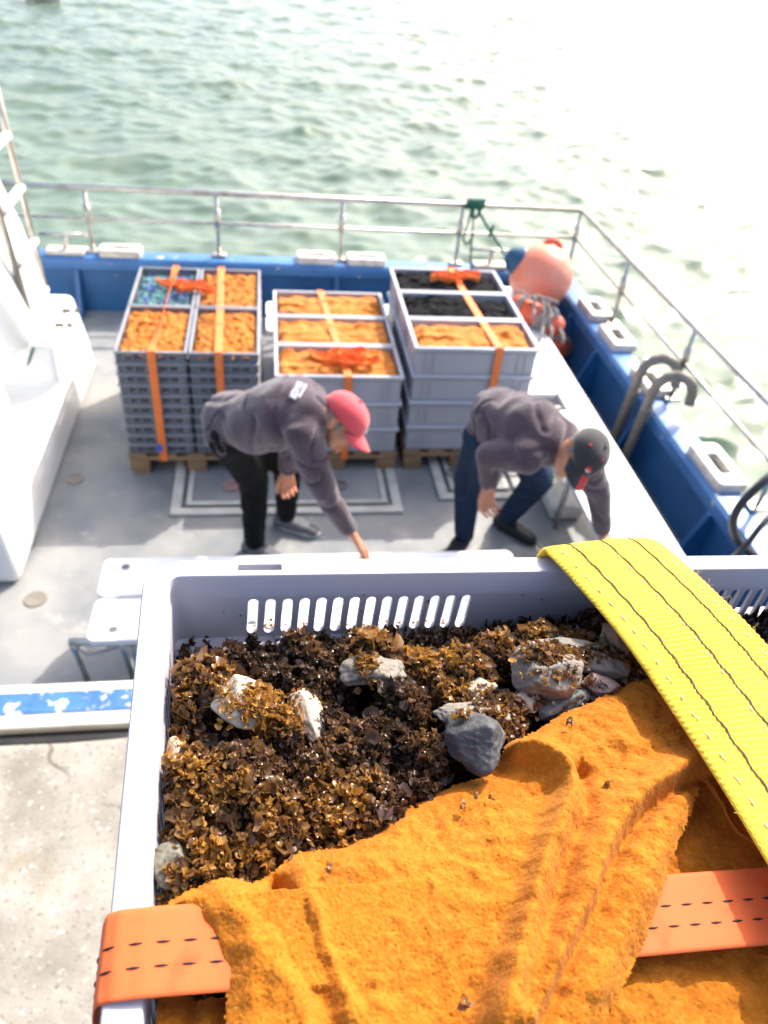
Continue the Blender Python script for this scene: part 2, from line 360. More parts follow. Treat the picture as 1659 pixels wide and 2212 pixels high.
# hatches with raised frames and ring pulls
def hatch(x0, x1, y0, y1):
    f = MB(); w = .06
    f.box(((x0+x1)/2, y0+w/2, .012), (x1-x0, w, .024), None, .008); f.box(((x0+x1)/2, y1-w/2, .012), (x1-x0, w, .024), None, .008)
    f.box((x0+w/2, (y0+y1)/2, .0125), (w, y1-y0-2*w+.01, .023), None, .008); f.box((x1-w/2, (y0+y1)/2, .0125), (w, y1-y0-2*w+.01, .023), None, .008)
    o = f.build('hatch', M['hatch_rim'], boat)
    w2 = w+.028
    l = MB(); l.box(((x0+x1)/2, (y0+y1)/2, .008), (x1-x0-2*w2, y1-y0-2*w2, .016), None, .004); l.build('lid', M['deck'], o)
    fr = MB(); a, b, c, d = x0+w2, x1-w2, y0+w2, y1-w2
    for cx, cy, sx, sy in (((a+b)/2, c+.015, b-a, .03), ((a+b)/2, d-.015, b-a, .03), (a+.015, (c+d)/2, .03, d-c-.06), (b-.015, (c+d)/2, .03, d-c-.06)):
        fr.box((cx, cy, .019), (sx, sy, .008))
    fr.build('lid_frame', M['hatch_rim'], o)
    for cx in ((x0*.75+x1*.25), (x0*.27+x1*.73)):
        k = MB(); cy = y0+.26; k.tube([(cx+.045*math.cos(t*.4), cy+.045*math.sin(t*.4), .028) for t in range(17)], .007, 8); k.prism([(.04*math.cos(t*.35), .04*math.sin(t*.35)) for t in range(18)], .004, Matrix.Identity(3), (cx, cy, .018))
        k.build('ring_pull', M['pink_pull'] if cx < 0 else M['old_steel'], o)
hatch(-.60, .775, 3.50, 4.9); hatch(1.02, 1.58, 3.62, 4.9)
for x, y in ((-1.197, 2.864), (-1.192, 3.875)):
    MB().prism([(.055*math.cos(t*.3491), .055*math.sin(t*.3491)) for t in range(18)], .005, Matrix.Identity(3), (x, y, .001)).build('deck_plate', M['old_steel'], boat)
# moulded white casing at the left: side profile extruded towards -x, softly bevelled
def casing():
    prof = [(2.97, .002), (2.95, .86), (3.56, .88), (3.62, .36), (3.72, .30), (4.33, .28), (4.41, .34), (4.46, .60), (5.12, .64), (5.24, .30), (5.30, .002)]
    x0, x1 = -1.29, -3.1; n = len(prof); b = MB()
    V = []
    for x, k in ((x1, 0), (x0, 1)):
        for y, z in prof: V.append((x-(.045*min(z, .8)/.8 if k else 0), y, z))
    F = [tuple(range(n)), tuple(range(n, 2*n))[::-1]]+[(i, n+i, n+(i+1) % n, (i+1) % n) for i in range(n)]
    b.add(V, F)
    def mods(o):
        m = o.modifiers.new('b', 'BEVEL'); m.width = .045; m.segments = 4; m.limit_method = 'ANGLE'; m.angle_limit = rad(30)
    me = evaluated(b.mesh(), mods); smooth_by_angle(me, rad(50))
    c = link('moulded_casing', me, M['white_gel'], boat)
    # stains, rope ends
    r = MB(); r.tube([at(72, 752, z=.61), at(66, 770, y=4.44), at(60, 790, y=4.44), at(61, 806, y=4.44)], .008, 6); r.build('rope_end', M['green_rope'], c)
    for p in ((150, 671), (135, 702)):
        q = at(*p, z=.625); h = MB(); h.box(q+Vector((-.02, 0, .0)), (.055, .012, .03), None, .004); h.box(q+Vector((.045, 0, .0)), (.03, .012, .03), None, .004); h.build('vent_slot', M['old_steel'], c)
    return c
casing()
# tall rounded white pod beyond the casing, left edge
pod = MB(); n = 28; V = []
for z, s in ((.66, .92), (.72, 1.0), (1.2, 1.0), (1.62, .93), (1.72, .78), (1.76, .5)):
    P = rrect(.55*s, .42*s, .20*s, 6); V += [(-1.93+p[0]-.16*(z-.66), 4.55+p[1], z) for p in P]
n = 28; b = MB(); b.add(V, [tuple(int(q) for q in f) for f in grid_faces(6, n, True)]+[tuple(range(5*n, 6*n)), tuple(range(n))[::-1]], True)
b.build('rounded_pod', M['white_gel'], boat)
# stainless ladder leaning on the pod
ld = MB()
A0, A1 = at(101, 640, x=-1.5), at(2, 235, x=-1.5)
B0, B1 = at(66, 690, x=-1.42), at(0, 465, x=-1.42)
dA = (A1-A0); dB = (B1-B0)
ld.tube([A0-dA*.02, A0+dA*1.5], .02); ld.tube([B0, B0+dB*2.6], .018); ld.tube([B0, at(2, 706, z=.64)], .014); ld.tube([at(2, 706, z=.64), at(35, 640, z=.75)], .012)
lo = ld.build('ladder', M['steel'], boat)
for (pa, pb) in (((98, 625), (75, 662)), ((75, 520), (38, 570)), ((45, 405), (4, 458)), ((15, 292), (-22, 330))):
    a = at(*pa, x=-1.5); bb = at(*pb, x=-1.42); rg = MB(); rg.tube([a, bb], .026, 10); rg.build('rung', M['white_plank'], lo)
# a pair of bent vent pipes on the right
for i, pts in enumerate([[(1345, 975), (1368, 925), (1392, 870), (1412, 825)], [(1367, 1015), (1395, 955), (1422, 905), (1444, 862)]]):
    base = at(*pts[0], z=0.0); base.x = 2.33; base = Vector((2.33, base.y, 0))
    top = Vector((2.36, base.y-.02, .62)); P = [base, base.lerp(top, .5), top]
    for k in range(1, 10):
        t = math.pi*k/9; P.append(top+Vector((.115*(1-math.cos(t)), -.03*(1-math.cos(t)), .13*math.sin(t))))
    P.append(P[-1]+Vector((.004, -.002, -.05)))
    b = MB(); b.tube(P, .033, 14); o = b.build('vent_pipe', M['old_steel'], boat)
    MB().tube([top-Vector((.002, 0, .14)), top-Vector((.001, 0, .11))], .04, 14).build('clamp', M['old_steel'], o)

# ================================================================== CARGO
I3 = Matrix.Identity(3)
def pallet(x0, y0, w, d, label):
    t = thing('pallet', label, 'pallet', (x0+w/2, y0+d/2, 0), 'wooden pallets under the strapped crates')
    b = MB()
    for i in range(5):
        xx = x0+.05+(w-.10)*i/4; b.box((xx, y0+d/2, .133), (.11, d, .022), None, .003)
    b.build('top_deck', M['wood'], t)
    for yy in (y0+.05, y0+d/2, y0+d-.05): MB().box((x0+w/2, yy, .111), (w, .10, .021), None, .003).build('stringer_board', M['wood'], t)
    for xx in (x0+.06, x0+w/2, x0+w-.06):
        for yy in (y0+.05, y0+d/2, y0+d-.05):
            MB().box((xx, yy, .0605), (.115, .10, .078), None, .004).build('block', M['wood'], t)
        MB().box((xx, y0+d/2, .011), (.10, d, .021), None, .003).build('runner', M['wood'], t)
    return t
PXL, PXM, PXR, PY = -.867, .013, .834, 3.925
pallet(PXL, PY, .80, 1.215, 'pale wooden pallet under the slatted grey crates, left of the three')
pallet(PXM, PY+.01, .765, 1.215, 'wooden pallet under the lowest, middle stack of smooth grey crates')
pallet(PXR, PY+.035, .745, 1.215, 'dark wooden pallet under the tall stack of smooth grey crates')

def deep_crate_parts(w, d, h):
    """smooth stacking crate: walls, floor, rim flange, vertical ribs; corner at 0,0,0"""
    b = MB(); t = .006; i = .016
    b.box((w/2, i+t/2, h/2), (w-2*i, t, h-.004)); b.box((w/2, d-i-t/2, h/2), (w-2*i, t, h-.004))
    b.box((i+t/2, d/2, h/2), (t, d-2*i-2*t-.001, h-.004)); b.box((w-i-t/2, d/2, h/2), (t, d-2*i-2*t-.001, h-.004))
    b.box((w/2, d/2, .008), (w-2*i-2*t-.002, d-2*i-2*t-.002, .010))
    for fx in (.10, .16, .84, .90):
        b.box((w*fx, i-.003, h/2-.012), (.006, .008, h-.05))
    for fy in (.16, .84):
        b.box((i-.003, d*fy, h/2-.012), (.008, .006, h-.05)); b.box((w-i+.003, d*fy, h/2-.012), (.008, .006, h-.05))
    b.box((w/2, i-.003, h*.80), (w-2*i+.006, .008, .007))
    r = MB(); q = .020
    for cx, cy, sx, sy in ((w/2, q/2, w, q), (w/2, d-q/2, w, q), (q/2, d/2, q, d-2*q+.002), (w-q/2, d/2, q, d-2*q+.002)):
        r.box((cx, cy, h-.011), (sx, sy, .022), None, .005)
    return b.mesh(), r.mesh()
def slot_crate_parts(w, d, h, fine=True):
    b = MB(); t = .005; i = .014
    def wall(p, ax, L, nrm):
        # slats between slots so that the openings are real
        a = Vector(ax); n = Vector(nrm); R = Matrix((a, n, Vector((0, 0, 1)))).transposed(); p = Vector(p)
        b.box(p+a*L/2+Vector((0, 0, h*.11)), (L, t, h*.22), R); b.box(p+a*L/2+Vector((0, 0, h*.80)), (L, t, h*.34), R)
        z0, z1 = h*.22, h*.63; zc, hz = (z0+z1)/2, z1-z0
        segs = [(0, .13), (.38, .62), (.87, 1.0)]
        for s0, s1 in segs: b.box(p+a*L*(s0+s1)/2+Vector((0, 0, zc)), (L*(s1-s0), t, hz), R)
        for g0, g1 in ((.13, .38), (.62, .87)):
            for k in range(1, 6):
                s = g0+(g1-g0)*k/6; b.box(p+a*L*s+Vector((0, 0, zc)), (.007, t, hz), R)
        for s in (.0, .25, .5, .75, 1.0): b.box(p+a*L*min(max(s, .02), .98)-n*.005+Vector((0, 0, h*.5)), (.012, .008, h*.8), R)
    wall((i, i, 0), (1, 0, 0), w-2*i, (0, 1, 0)); wall((i, d-i, 0), (1, 0, 0), w-2*i, (0, -1, 0))
    wall((i, i+t, 0), (0, 1, 0), d-2*i-2*t, (1, 0, 0)); wall((w-i, i+t, 0), (0, 1, 0), d-2*i-2*t, (-1, 0, 0))
    b.box((w/2, d/2, .007), (w-2*i-.012, d-2*i-.012, .006))
    r = MB(); q = .017
    for cx, cy, sx, sy in ((w/2, q/2, w, q), (w/2, d-q/2, w, q), (q/2, d/2, q, d-2*q+.002), (w-q/2, d/2, q, d-2*q+.002)):
        r.box((cx, cy, h-.006), (sx, sy, .012), None, .004)
    return b.mesh(), r.mesh()
class Proto:
    def __init__(s, parts, mats, name, cat): s.parts, s.mats, s.name, s.cat = parts, mats, name, cat; s.first = True
    def place(s, loc, label, group):
        o = bpy.data.objects.new(s.name, None); COL.objects.link(o); o.location = loc; o.empty_display_size = .05; tag(o, label, s.cat, group); ORG[o.name] = Vector(loc)
        for (nm, me), m in zip(s.parts, s.mats):
            if s.first: me.materials.append(m)
            c = bpy.data.objects.new(nm, me); COL.objects.link(c); c.parent = o; ORG[c.name] = Vector(loc)
        s.first = False
        return o
DW, DD, DH = .765, .40, .181
pm, pr_ = deep_crate_parts(DW, DD, DH)
deep = Proto([('crate_body', pm), ('rim', pr_)], [M['crate'], M['crate_rim']], 'stacking_crate', 'crate')
rows = ['front', 'middle', 'back']
for stack, X0, nlay, where in (('middle', PXM, 3, 'the low middle stack'), ('right', PXR-.01, 4, 'the tall right stack')):
    Y0 = PY+(.01 if stack == 'middle' else .035)
    for r_ in range(3):
        for k in range(nlay):
            c = ['holding an orange towel', 'holding an orange towel', 'holding an orange towel'][r_] if stack == 'middle' else ['holding an orange towel', 'holding black cloth', 'holding black cloth'][r_]
            lab = f'{ordw[k]} smooth grey crate in the {rows[r_]} column of {where}'
            if k == 0: lab = f'topmost smooth grey crate {c}, {rows[r_]} column of {where}'
            deep.place((X0+(.002 if k % 2 else 0), Y0+r_*.405+(.0015 if k % 2 else 0), .148+(nlay-1-k)*DH), lab, 'smooth grey stacking crates')
SW, SD, SH = .395, .603, .0685
pm, pr_ = slot_crate_parts(SW, SD, SH)
slot = Proto([('crate_body', pm), ('rim', pr_)], [M['crate_slot'], M['slot_rim']], 'slotted_crate', 'crate')
NL = 10
for cx, cn in ((0, 'left'), (1, 'right')):
    for cy, rn in ((0, 'front'), (1, 'back')):
        for k in range(NL):
            top = {('left', 'back'): 'holding green and blue netting', }.get((cn, rn), 'holding folded orange cloth')
            lab = (f'topmost shallow slotted crate {top}, {rn} {cn} column' if k == 0 else f'{ordw[k]} shallow slotted crate from the top, {rn} {cn} column')
            slot.place((PXL+cx*.402+RNG.normal(0, .0012), PY+cy*.609+RNG.normal(0, .0012), .148+(NL-1-k)*SH), lab+' beside the white casing', 'shallow slotted grey crates')

# cloth lying in a crate: a draped, folded sheet
def cloth(x0, y0, w, d, z, m, label, cat, seed, amp=.018, ridge=.5, lift=0.0, aniso=3.0, edge=.035, name='folded_towel', group=None):
    n = 120; k = int(n*d/w)
    rg_ = np.random.default_rng(seed*7+1); f2 = fft_field(k, n, 8, 26, seed+50, .6); f3 = fft_field(k, n, 16, 70, seed+90, 1)
    u = np.linspace(0, 1, n)[None, :]; v = np.linspace(0, 1, k)[:, None]; X = x0+w*(u+0*v); Y = y0+d*(v+0*u)
    e = np.minimum(np.minimum(u, 1-u)*w, np.minimum(v, 1-v)*d); fold = .006*f3+.0018*f2+.010*np.sin(math.pi*u)*np.sin(math.pi*v)*(1 if ridge < .52 else -1)
    nf = 4 if w > .5 else 7                 # a few long creases running across the crate, each steep on one side
    for q in range(nf):
        c0 = (q+.5+rg_.uniform(-.3, .3))/nf; line = d*(c0+rg_.uniform(-.16, .16)*(u-.5)+rg_.uniform(.02, .07)*np.sin(u*rg_.uniform(3, 9)+q*2)); dd = (Y-y0)-line
        a_ = amp*rg_.uniform(.6, 1.25)*(.55+.45*np.sin(u*rg_.uniform(2.5, 6)+rg_.uniform(0, 6))); wl, wr = rg_.uniform(.010, .02), rg_.uniform(.028, .055)
        if w < .5: wl *= .55; wr *= .45
        fold = fold+a_*np.exp(-np.abs(dd/np.where(dd < 0, wl, wr))**1.6)
    Z = z+lift+fold-edge*np.exp(-(e/.018)**1.5)
    V = np.stack([X, Y, Z], -1).reshape(-1, 3); F = grid_faces(k, n)
    def mods(o):
        s = o.modifiers.new('s', 'SOLIDIFY'); s.thickness = .006; s.offset = -1
    me = evaluated(np_mesh(V, F), mods)
    return tag(link(name, me, m, None, (x0+w/2, y0+d/2, z)), label, cat, group)
ZS = .148+NL*SH
gt = 'orange towels packed in crates'
cloth(PXL+.022, PY+.022, .350, .555, ZS-.024, M['towel_far'], 'rumpled orange towels filling the front left shallow crate, loose strap crossing them', 'towel', 1, .011, edge=.012, group=gt)
cloth(PXL+.424, PY+.022, .350, .555, ZS-.024, M['towel_far'], 'rumpled orange towels filling the front right shallow crate, pale strap crossing them', 'towel', 2, .011, edge=.012, group=gt)
cloth(PXL+.424, PY+.631, .350, .555, ZS-.024, M['towel_far'], 'wavy orange towels in the back right shallow crate', 'towel', 3, .011, edge=.012, group=gt)
cloth(PXL+.022, PY+.631, .350, .555, ZS-.042, M['net'], 'green and blue netting in the back left shallow crate', 'netting', 4, .012, aniso=1, edge=.01, name='netting')
ZM, ZR = .148+3*DH, .148+4*DH
for i, lb in enumerate(('orange towel in the front crate of the middle stack, under the tangle of orange strap', 'orange towel in the middle crate of the low stack, spilling over its left edge', 'orange towel in the back crate of the low middle stack')):
    cloth(PXM+.026, PY+.036+i*.405, .713, .348, ZM-.022, M['towel_far'], lb, 'towel', 10+i, .020, .4, edge=.030, group=gt)
for i, lb in enumerate(('orange towel with a raised fold in the front crate of the tall right stack', 'black cloth in the middle crate of the tall right stack', 'black cloth in the rearmost crate of the tall right stack')):
    cloth(PXR+.016, PY+.061+i*.405, .713, .348, ZR-.028, M['towel_far'] if i == 0 else M['black_cloth'], lb, 'towel' if i == 0 else 'cloth', 20+i, .020, .5, edge=.030,
          name='folded_towel' if i == 0 else 'black_cloth', group=gt if i == 0 else 'black cloths packed in crates')

# webbing: flat ribbon swept along points; width direction given per point
def ribbon(mb, pts, widths, w, th=.0022, sub=6, close=False):
    pts = [Vector(p) for p in pts]; wd = [Vector(a).normalized() for a in widths]; P, Wd = [], []
    N = len(pts)
    for i in range(N-1):
        p0 = pts[max(i-1, 0)]; p1 = pts[i]; p2 = pts[i+1]; p3 = pts[min(i+2, N-1)]
        for k in range(sub):
            t = k/sub
            P.append(.5*((2*p1)+(p2-p0)*t+(2*p0-5*p1+4*p2-p3)*t*t+(-p0+3*p1-3*p2+p3)*t**3)); Wd.append(wd[i].lerp(wd[i+1], t).normalized())
    P.append(pts[-1]); Wd.append(wd[-1]); V = []; n = len(P)
    for i in range(n):
        T = (P[min(i+1, n-1)]-P[max(i-1, 0)]).normalized(); a = (Wd[i]-T*Wd[i].dot(T)).normalized(); nn = T.cross(a)
        for su, sv in ((-1, -1), (1, -1), (1, 1), (-1, 1)): V.append(P[i]+a*su*w/2+nn*sv*th/2)
    F = [tuple(int(q) for q in f) for f in grid_faces(n, 4, True)]+[(0, 1, 2, 3), tuple((n-1)*4+k for k in (3, 2, 1, 0))]
    mb.add(V, F, False); return mb
X1 = (1, 0, 0)
def tangle(c, R, n, seed, w=.033):
    """loose coils of strap end"""
    r = random.Random(seed); b = MB()
    for k in range(n):
        cx = Vector(c)+Vector((r.uniform(-1, 1)*R*.7, r.uniform(-.35, .35)*R, r.uniform(-.004, .012))); a0 = r.uniform(0, 6.28); ra, rb = R*r.uniform(.35, .8), R*r.uniform(.18, .36); pts, wd = [], []
        for i in range(9):
            t = a0+i*.72; pts.append(cx+Vector((ra*math.cos(t), rb*math.sin(t), .014+.016*math.sin(2.3*t+k)+.004*k)))
            wd.append(Vector((.25*math.cos(t*1.3), .5*math.sin(t), .8)))
        ribbon(b, pts, wd, w)
    return b
def strap(xf, xt, yf, yb, z, label, seed, coil=None, twist=False, nc=5, name='ratchet_strap'):
    """strap over a stack: up the front, across the top, down the back"""
    t = thing(name, label, 'strap', (xf, yf, z), 'orange straps around the far crate stacks')
    b = MB(); pts = [(xf, yf-.006, .10), (xf, yf-.006, .5), (xf, yf-.006, z-.02), (xf+(xt-xf)*.02, yf+.012, z+.004)]; wd = [X1]*4
    for k in range(1, 7):
        s = k/7; ww = Vector((1, 0, 0)) if not twist else Vector((math.cos(1.0*math.sin(s*3.1)*1.2), 0, math.sin(1.0*math.sin(s*3.1)*1.2)))
        pts.append((xf+(xt-xf)*s, yf+(yb-yf)*s, z+.006-.010*math.sin(s*3.14))); wd.append(ww)
    pts += [(xt, yb-.012, z+.004), (xt, yb+.006, z-.02), (xt, yb+.006, .5), (xt, yb+.006, .10)]; wd += [X1]*4
    ribbon(b, pts, wd, .045); b.build('webbing', M['strap_far'], t)
    if coil: tangle(coil, .15, nc, seed).build('loose_end', M['strap_far'], t)
    return t
s1 = strap(PXL+.205, PXL+.235, PY, PY+1.218, ZS, 'orange strap with a blue tag over the left column of slotted crates', 1, (PXL+.30, PY+.90, ZS-.01), True, 4)
MB().box((PXL+.190, PY-.010, .20), (.028, .006, .05), None, .003).build('tag', M['strap_blue'], s1)
strap(PXL+.572, PXL+.535, PY, PY+1.218, ZS, 'straight orange strap over the right column of slotted crates', 2)
strap(PXM+.43, PXM+.33, PY+.01, PY+1.222, ZM, 'orange strap with a big loose tangle over the low middle stack', 3, (PXM+.43, PY+.20, ZM-.004), False, 8)
strap(PXR+.50, PXR+.43, PY+.035, PY+1.25, ZR, 'orange strap coiled at the back of the tall right stack', 4, (PXR+.43, PY+1.09, ZR-.004), False, 5)

# ------------------------------------------------------------------ plank benches
def plank(x0, x1, y0, y1, z, holes, parent, name='plank', vertical=False):
    R = .035; P = [((x0+x1)/2+p[0], (y0+y1)/2+p[1]) for p in rrect((x1-x0)/2, (y1-y0)/2, R, 5)]
    mb = MB().prism(P, .035, I3, (0, 0, z-.035))
    def mods(o):
        m = o.modifiers.new('b', 'BEVEL'); m.width = .005; m.segments = 2; m.limit_method = 'ANGLE'; m.angle_limit = rad(50)
    me = evaluated(mb.mesh(), mods); o = link(name, me, M['white_plank'], parent)
    for hx, hy in holes:
        h = MB(); h.prism([(hx+.019*math.cos(t*.45), hy+.019*math.sin(t*.45)) for t in range(14)], .002, I3, (0, 0, z+.0005)); h.build('bolt_hole_disc', M['hole_dark'], o)  # dark disc laid on the uncut plank, painting the shade of a hole
    return o
BZ = .42
nb = thing('plank_bench', 'white plastic plank bench with dark bolt holes beside the near gunwale', 'bench', (.2, 2.48, 0))
for y0, y1, hy in ((2.460, 2.700, 2.64), (2.200, 2.440, 2.26)):
    plank(-.775, 1.165, y0, y1, BZ, [(-.675, hy), (-.10, hy), (.5, hy), (1.07, hy)], nb)
fr = MB()
for x in (-.60, 1.0):
    fr.tube([(x, 2.23, BZ-.05), (x, 2.66, BZ-.05)], .017)
fr.tube([(-.70, 2.45, BZ-.052), (1.1, 2.45, BZ-.052)], .02); fr.build('crossbar', M['old_steel'], nb)  # dark lengthwise bar added so the plank gap reads as shaded
for x in (-.60, 1.0):
    for y in (2.26, 2.64): MB().tube([(x, y, .002), (x, y, BZ-.05)], .017).build('leg', M['steel'], nb)
st = thing('boarding_stand', 'stainless tube stand with splayed legs between the bench and near gunwale', 'stand', (-.75, 2.2, 0))
b = MB(); b.tube([at(150, 1387, z=.37), at(300, 1386, z=.37)], .019); b.build('handrail', M['steel'], st)
for p, q in (((155, 1390), (193, 1478)), ((262, 1390), (292, 1478))):
    a = at(*p, z=.37); c = at(*q, z=.002); MB().tube([a, a.lerp(c, .5), c], .014).build('leg', M['steel'], st)
MB().tube([at(160, 1392, z=.34), at(190, 1412, z=.30), at(225, 1404, z=.30), at(258, 1392, z=.34)], .012).build('brace', M['steel'], st)
rt = thing('long_table', 'long white plank table running along the right bulwark', 'table', (1.87, 4.2, 0))
plank(1.885, 2.065, 2.2, 5.98, BZ, [(1.98, 2.4), (1.98, 3.75), (1.98, 4.9)], rt)
plank(1.655, 1.879, 2.2, 4.02, BZ, [(1.77, 2.4)], rt); plank(1.655, 1.879, 4.22, 5.98, BZ, [(1.77, 4.4), (1.77, 5.8)], rt)
for y in (2.35, 3.35, 4.12, 5.2, 5.9):
    cb = MB(); cb.tube([(1.68, y, BZ-.05), (2.04, y, BZ-.05)], .017); cb.build('crossbar', M['steel'], rt)
    for x in (1.69, 2.03): MB().tube([(x, y, .002), (x, y, BZ-.05)], .017).build('leg', M['steel'], rt)
_bx = at(1212, 1080, z=.06); sh = MB(); sh.box((_bx.x, _bx.y, .055), (.20, .26, .10), None, .02); tag(sh.build('white_box', M['cream'], None, (_bx.x, _bx.y, 0)), 'small white box under the long table behind the crouching man', 'box')
fb = thing('plank_bench', 'white plank bench along the far bulwark, partly hidden behind the middle crates', 'bench', (.6, 5.5, 0))
plank(-.04, 1.5, 5.47, 5.72, .35, [], fb); plank(-.04, 1.5, 5.21, 5.46, .35, [], fb)
for x in (.1, 1.35):
    for y in (5.25, 5.68): MB().tube([(x, y, .002), (x, y, .315)], .017).build('leg', M['steel'], fb)

# ------------------------------------------------------------------ buoy, fenders, ropes, hose
def revolve(prof, c, axis, n=32):
    """prof: (r, h) along axis"""
    ax = Vector(axis).normalized(); q = ax.to_track_quat('Z', 'Y').to_matrix(); V = []
    for r, h in prof:
        for k in range(n): V.append(q @ Vector((r*math.cos(2*math.pi*k/n), r*math.sin(2*math.pi*k/n), h))+Vector(c))
    b = MB(); b.add(V, [tuple(int(x) for x in f) for f in grid_faces(len(prof), n, True)]+[tuple(range(n))[::-1], tuple((len(prof)-1)*n+k for k in range(n))], True); return b
bc = at(1168, 597, y=5.75); R0 = .255
buoy = thing('round_buoy', 'big round orange buoy with a blue nose in the corner of the rail', 'buoy', bc)
ax = (at(1098, 552, y=5.80)-bc).normalized(); ax = Vector((ax.x, ax.y+.15, ax.z)).normalized()
prof = [(R0*math.sin(t)*(1+.03*math.cos(t)), -R0*math.cos(t)) for t in [math.pi*k/22 for k in range(0, 19)]]; prof[0] = (.004, -R0)
prof += [(.125, R0*.88), (.085, R0*1.0)]
revolve(prof, bc, ax, 40).build('buoy_body', M['buoy'], buoy)
revolve([(.135, R0*.83), (.118, R0*.95), (.085, R0*1.12), (.055, R0*1.26), (.03, R0*1.30)], bc, ax, 28).build('nose', M['buoy_blue'], buoy)
ec = at(1190, 540, y=5.82); eb = MB(); eb.tube([ec+Vector((.075*math.cos(t), .0, .075*math.sin(t))) for t in [math.pi*k/12 for k in range(-2, 15)]], .022, 12); eb.build('lifting_eye', M['fender'], buoy)
def fender(a, b_, r, label, ropes):
    a, b_ = Vector(a), Vector(b_); L = (b_-a).length; prof = [(r*.3, 0), (r*.75, .02), (r, .06), (r, L-.06), (r*.75, L-.02), (r*.3, L)]
    t = thing('fender', label, 'fender', (a+b_)/2, 'orange fenders under the buoy'); revolve(prof, a, b_-a, 24).build('fender_body', M['fender'], t)
    d = (b_-a).normalized(); q = d.to_track_quat('Z', 'Y').to_matrix()
    for s in ropes:
        for k in range(3):
            c = a+d*(L*s+k*.022); rb = MB(); rb.tube([c+q @ Vector(((r+.008)*math.cos(u), (r+.008)*math.sin(u), .012*math.sin(u+k))) for u in [2*math.pi*i/18 for i in range(19)]], .010, 6); rb.build('lashing', M['grey_rope'], t)
    return t
f1 = fender(at(1105, 650, z=.55), at(1215, 715, z=.44), .085, 'orange cylindrical fender lashed with grey rope under the buoy', (.12, .55, .68))
f2 = fender(at(1195, 700, z=.20), at(1210, 765, z=.10), .10, 'darker orange fender wedged between the table and bulwark', (.3, .7))
rp = MB()
for (pa, pb, pc) in (((1110, 632), (1150, 640), (1195, 655)), ((1150, 640), (1160, 660), (1150, 690)), ((1172, 650), (1180, 700), (1165, 740)), ((1180, 655), (1195, 690), (1190, 735)), ((1195, 665), (1215, 700), (1216, 745)), ((1150, 645), (1185, 640), (1205, 660))):
    pts = [at(*p, z=.66-.0022*(p[1]-630)) for p in (pa, pb, pc)]; P = [(1-t)**2*pts[0]+2*t*(1-t)*pts[1]+t*t*pts[2]+Vector((0, 0, .02*math.sin(9*t))) for t in [k/12 for k in range(13)]]
    rp.tube(P, .011, 8)
tag(rp.build('grey_rope', M['grey_rope'], None, at(1160, 650, z=.6)), 'knotted grey rope hanging over the orange fenders', 'rope')
gr = thing('green_rope', 'green rope knotted on the rail and tied to the buoy nose', 'rope', (1.66, RY, RZ))
def rope(b, pts, r=.010, wob=.004, n=60, seed=0):
    pts = [Vector(p) for p in pts]; out = []; N = len(pts)-1
    for k in range(n+1):
        s = k/n*N; i = min(int(s), N-1); t = s-i; p0, p1, p2, p3 = pts[max(i-1, 0)], pts[i], pts[i+1], pts[min(i+2, N)]
        p = .5*((2*p1)+(p2-p0)*t+(2*p0-5*p1+4*p2-p3)*t*t+(-p0+3*p1-3*p2+p3)*t**3)
        out.append(p+Vector((math.sin(k*2.1+seed), math.cos(k*1.7), math.sin(k*1.3+2)))*wob*.4)
    b.tube(out, r, 8)
kn = at(1027, 441, y=RY)
b = MB(); 
for k in range(5): 
    c = kn+Vector((-.06+.03*k, 0, -.0)); b.tube([c+Vector((0.01*math.sin(u), .034*math.cos(u), .034*math.sin(u))) for u in [2*math.pi*i/14 for i in range(15)]], .013, 7)
b.tube([kn+Vector((.045*math.cos(u)*.8, -.03, -.05+.05*math.sin(u))) for u in [2*math.pi*i/14 for i in range(15)]], .014, 7)
b.build('knot', M['green_rope'], gr)
b = MB(); nose = at(1096, 560, y=5.86); rope(b, [kn, at(1047, 480, y=RY-.08), at(1072, 520, y=6.2), nose], .011); b.build('buoy_line', M['green_rope'], gr)
b = MB(); rope(b, [kn+Vector((-.01, 0, 0)), at(1021, 490, y=RY-.05), at(1017, 545, y=RY-.05), at(1018, 590, y=6.20)], .008); b.build('hanging_line', M['green_rope'], gr)
b = MB(); rope(b, [kn+Vector((-.03, 0, 0)), at(1012, 480, y=RY-.04), at(1001, 515, y=RY-.04), at(1010, 527, y=RY-.04), at(1024, 505, y=RY-.04)], .009); rope(b, [at(1060, 500, y=6.24), at(1066, 488, y=6.24), at(1056, 512, y=6.24)], .012, n=14); b.build('loop', M['green_rope'], gr)
b = MB(); rope(b, [at(1700, 1000, z=1.0), at(1650, 1040, z=.95), at(1600, 1090, z=.85), at(1583, 1135, z=.75), at(1600, 1175, z=.65), at(1650, 1215, z=.5), at(1700, 1240, z=.46)], .021, 0, 60)
tag(b.build('black_hose', M['hose'], None, at(1600, 1100, z=.6)), 'thick black hose looping over the right bulwark', 'hose')
b = MB(); rope(b, [at(1720, 1065, z=1.0), at(1650, 1130, z=.95), at(1610, 1180, z=.85), at(1570, 1215, z=.7)], .013, 0, 40)
tag(b.build('black_cable', M['hose'], None, at(1620, 1170, z=.6)), 'thin black cable crossing the hose at the right bulwark', 'cable')

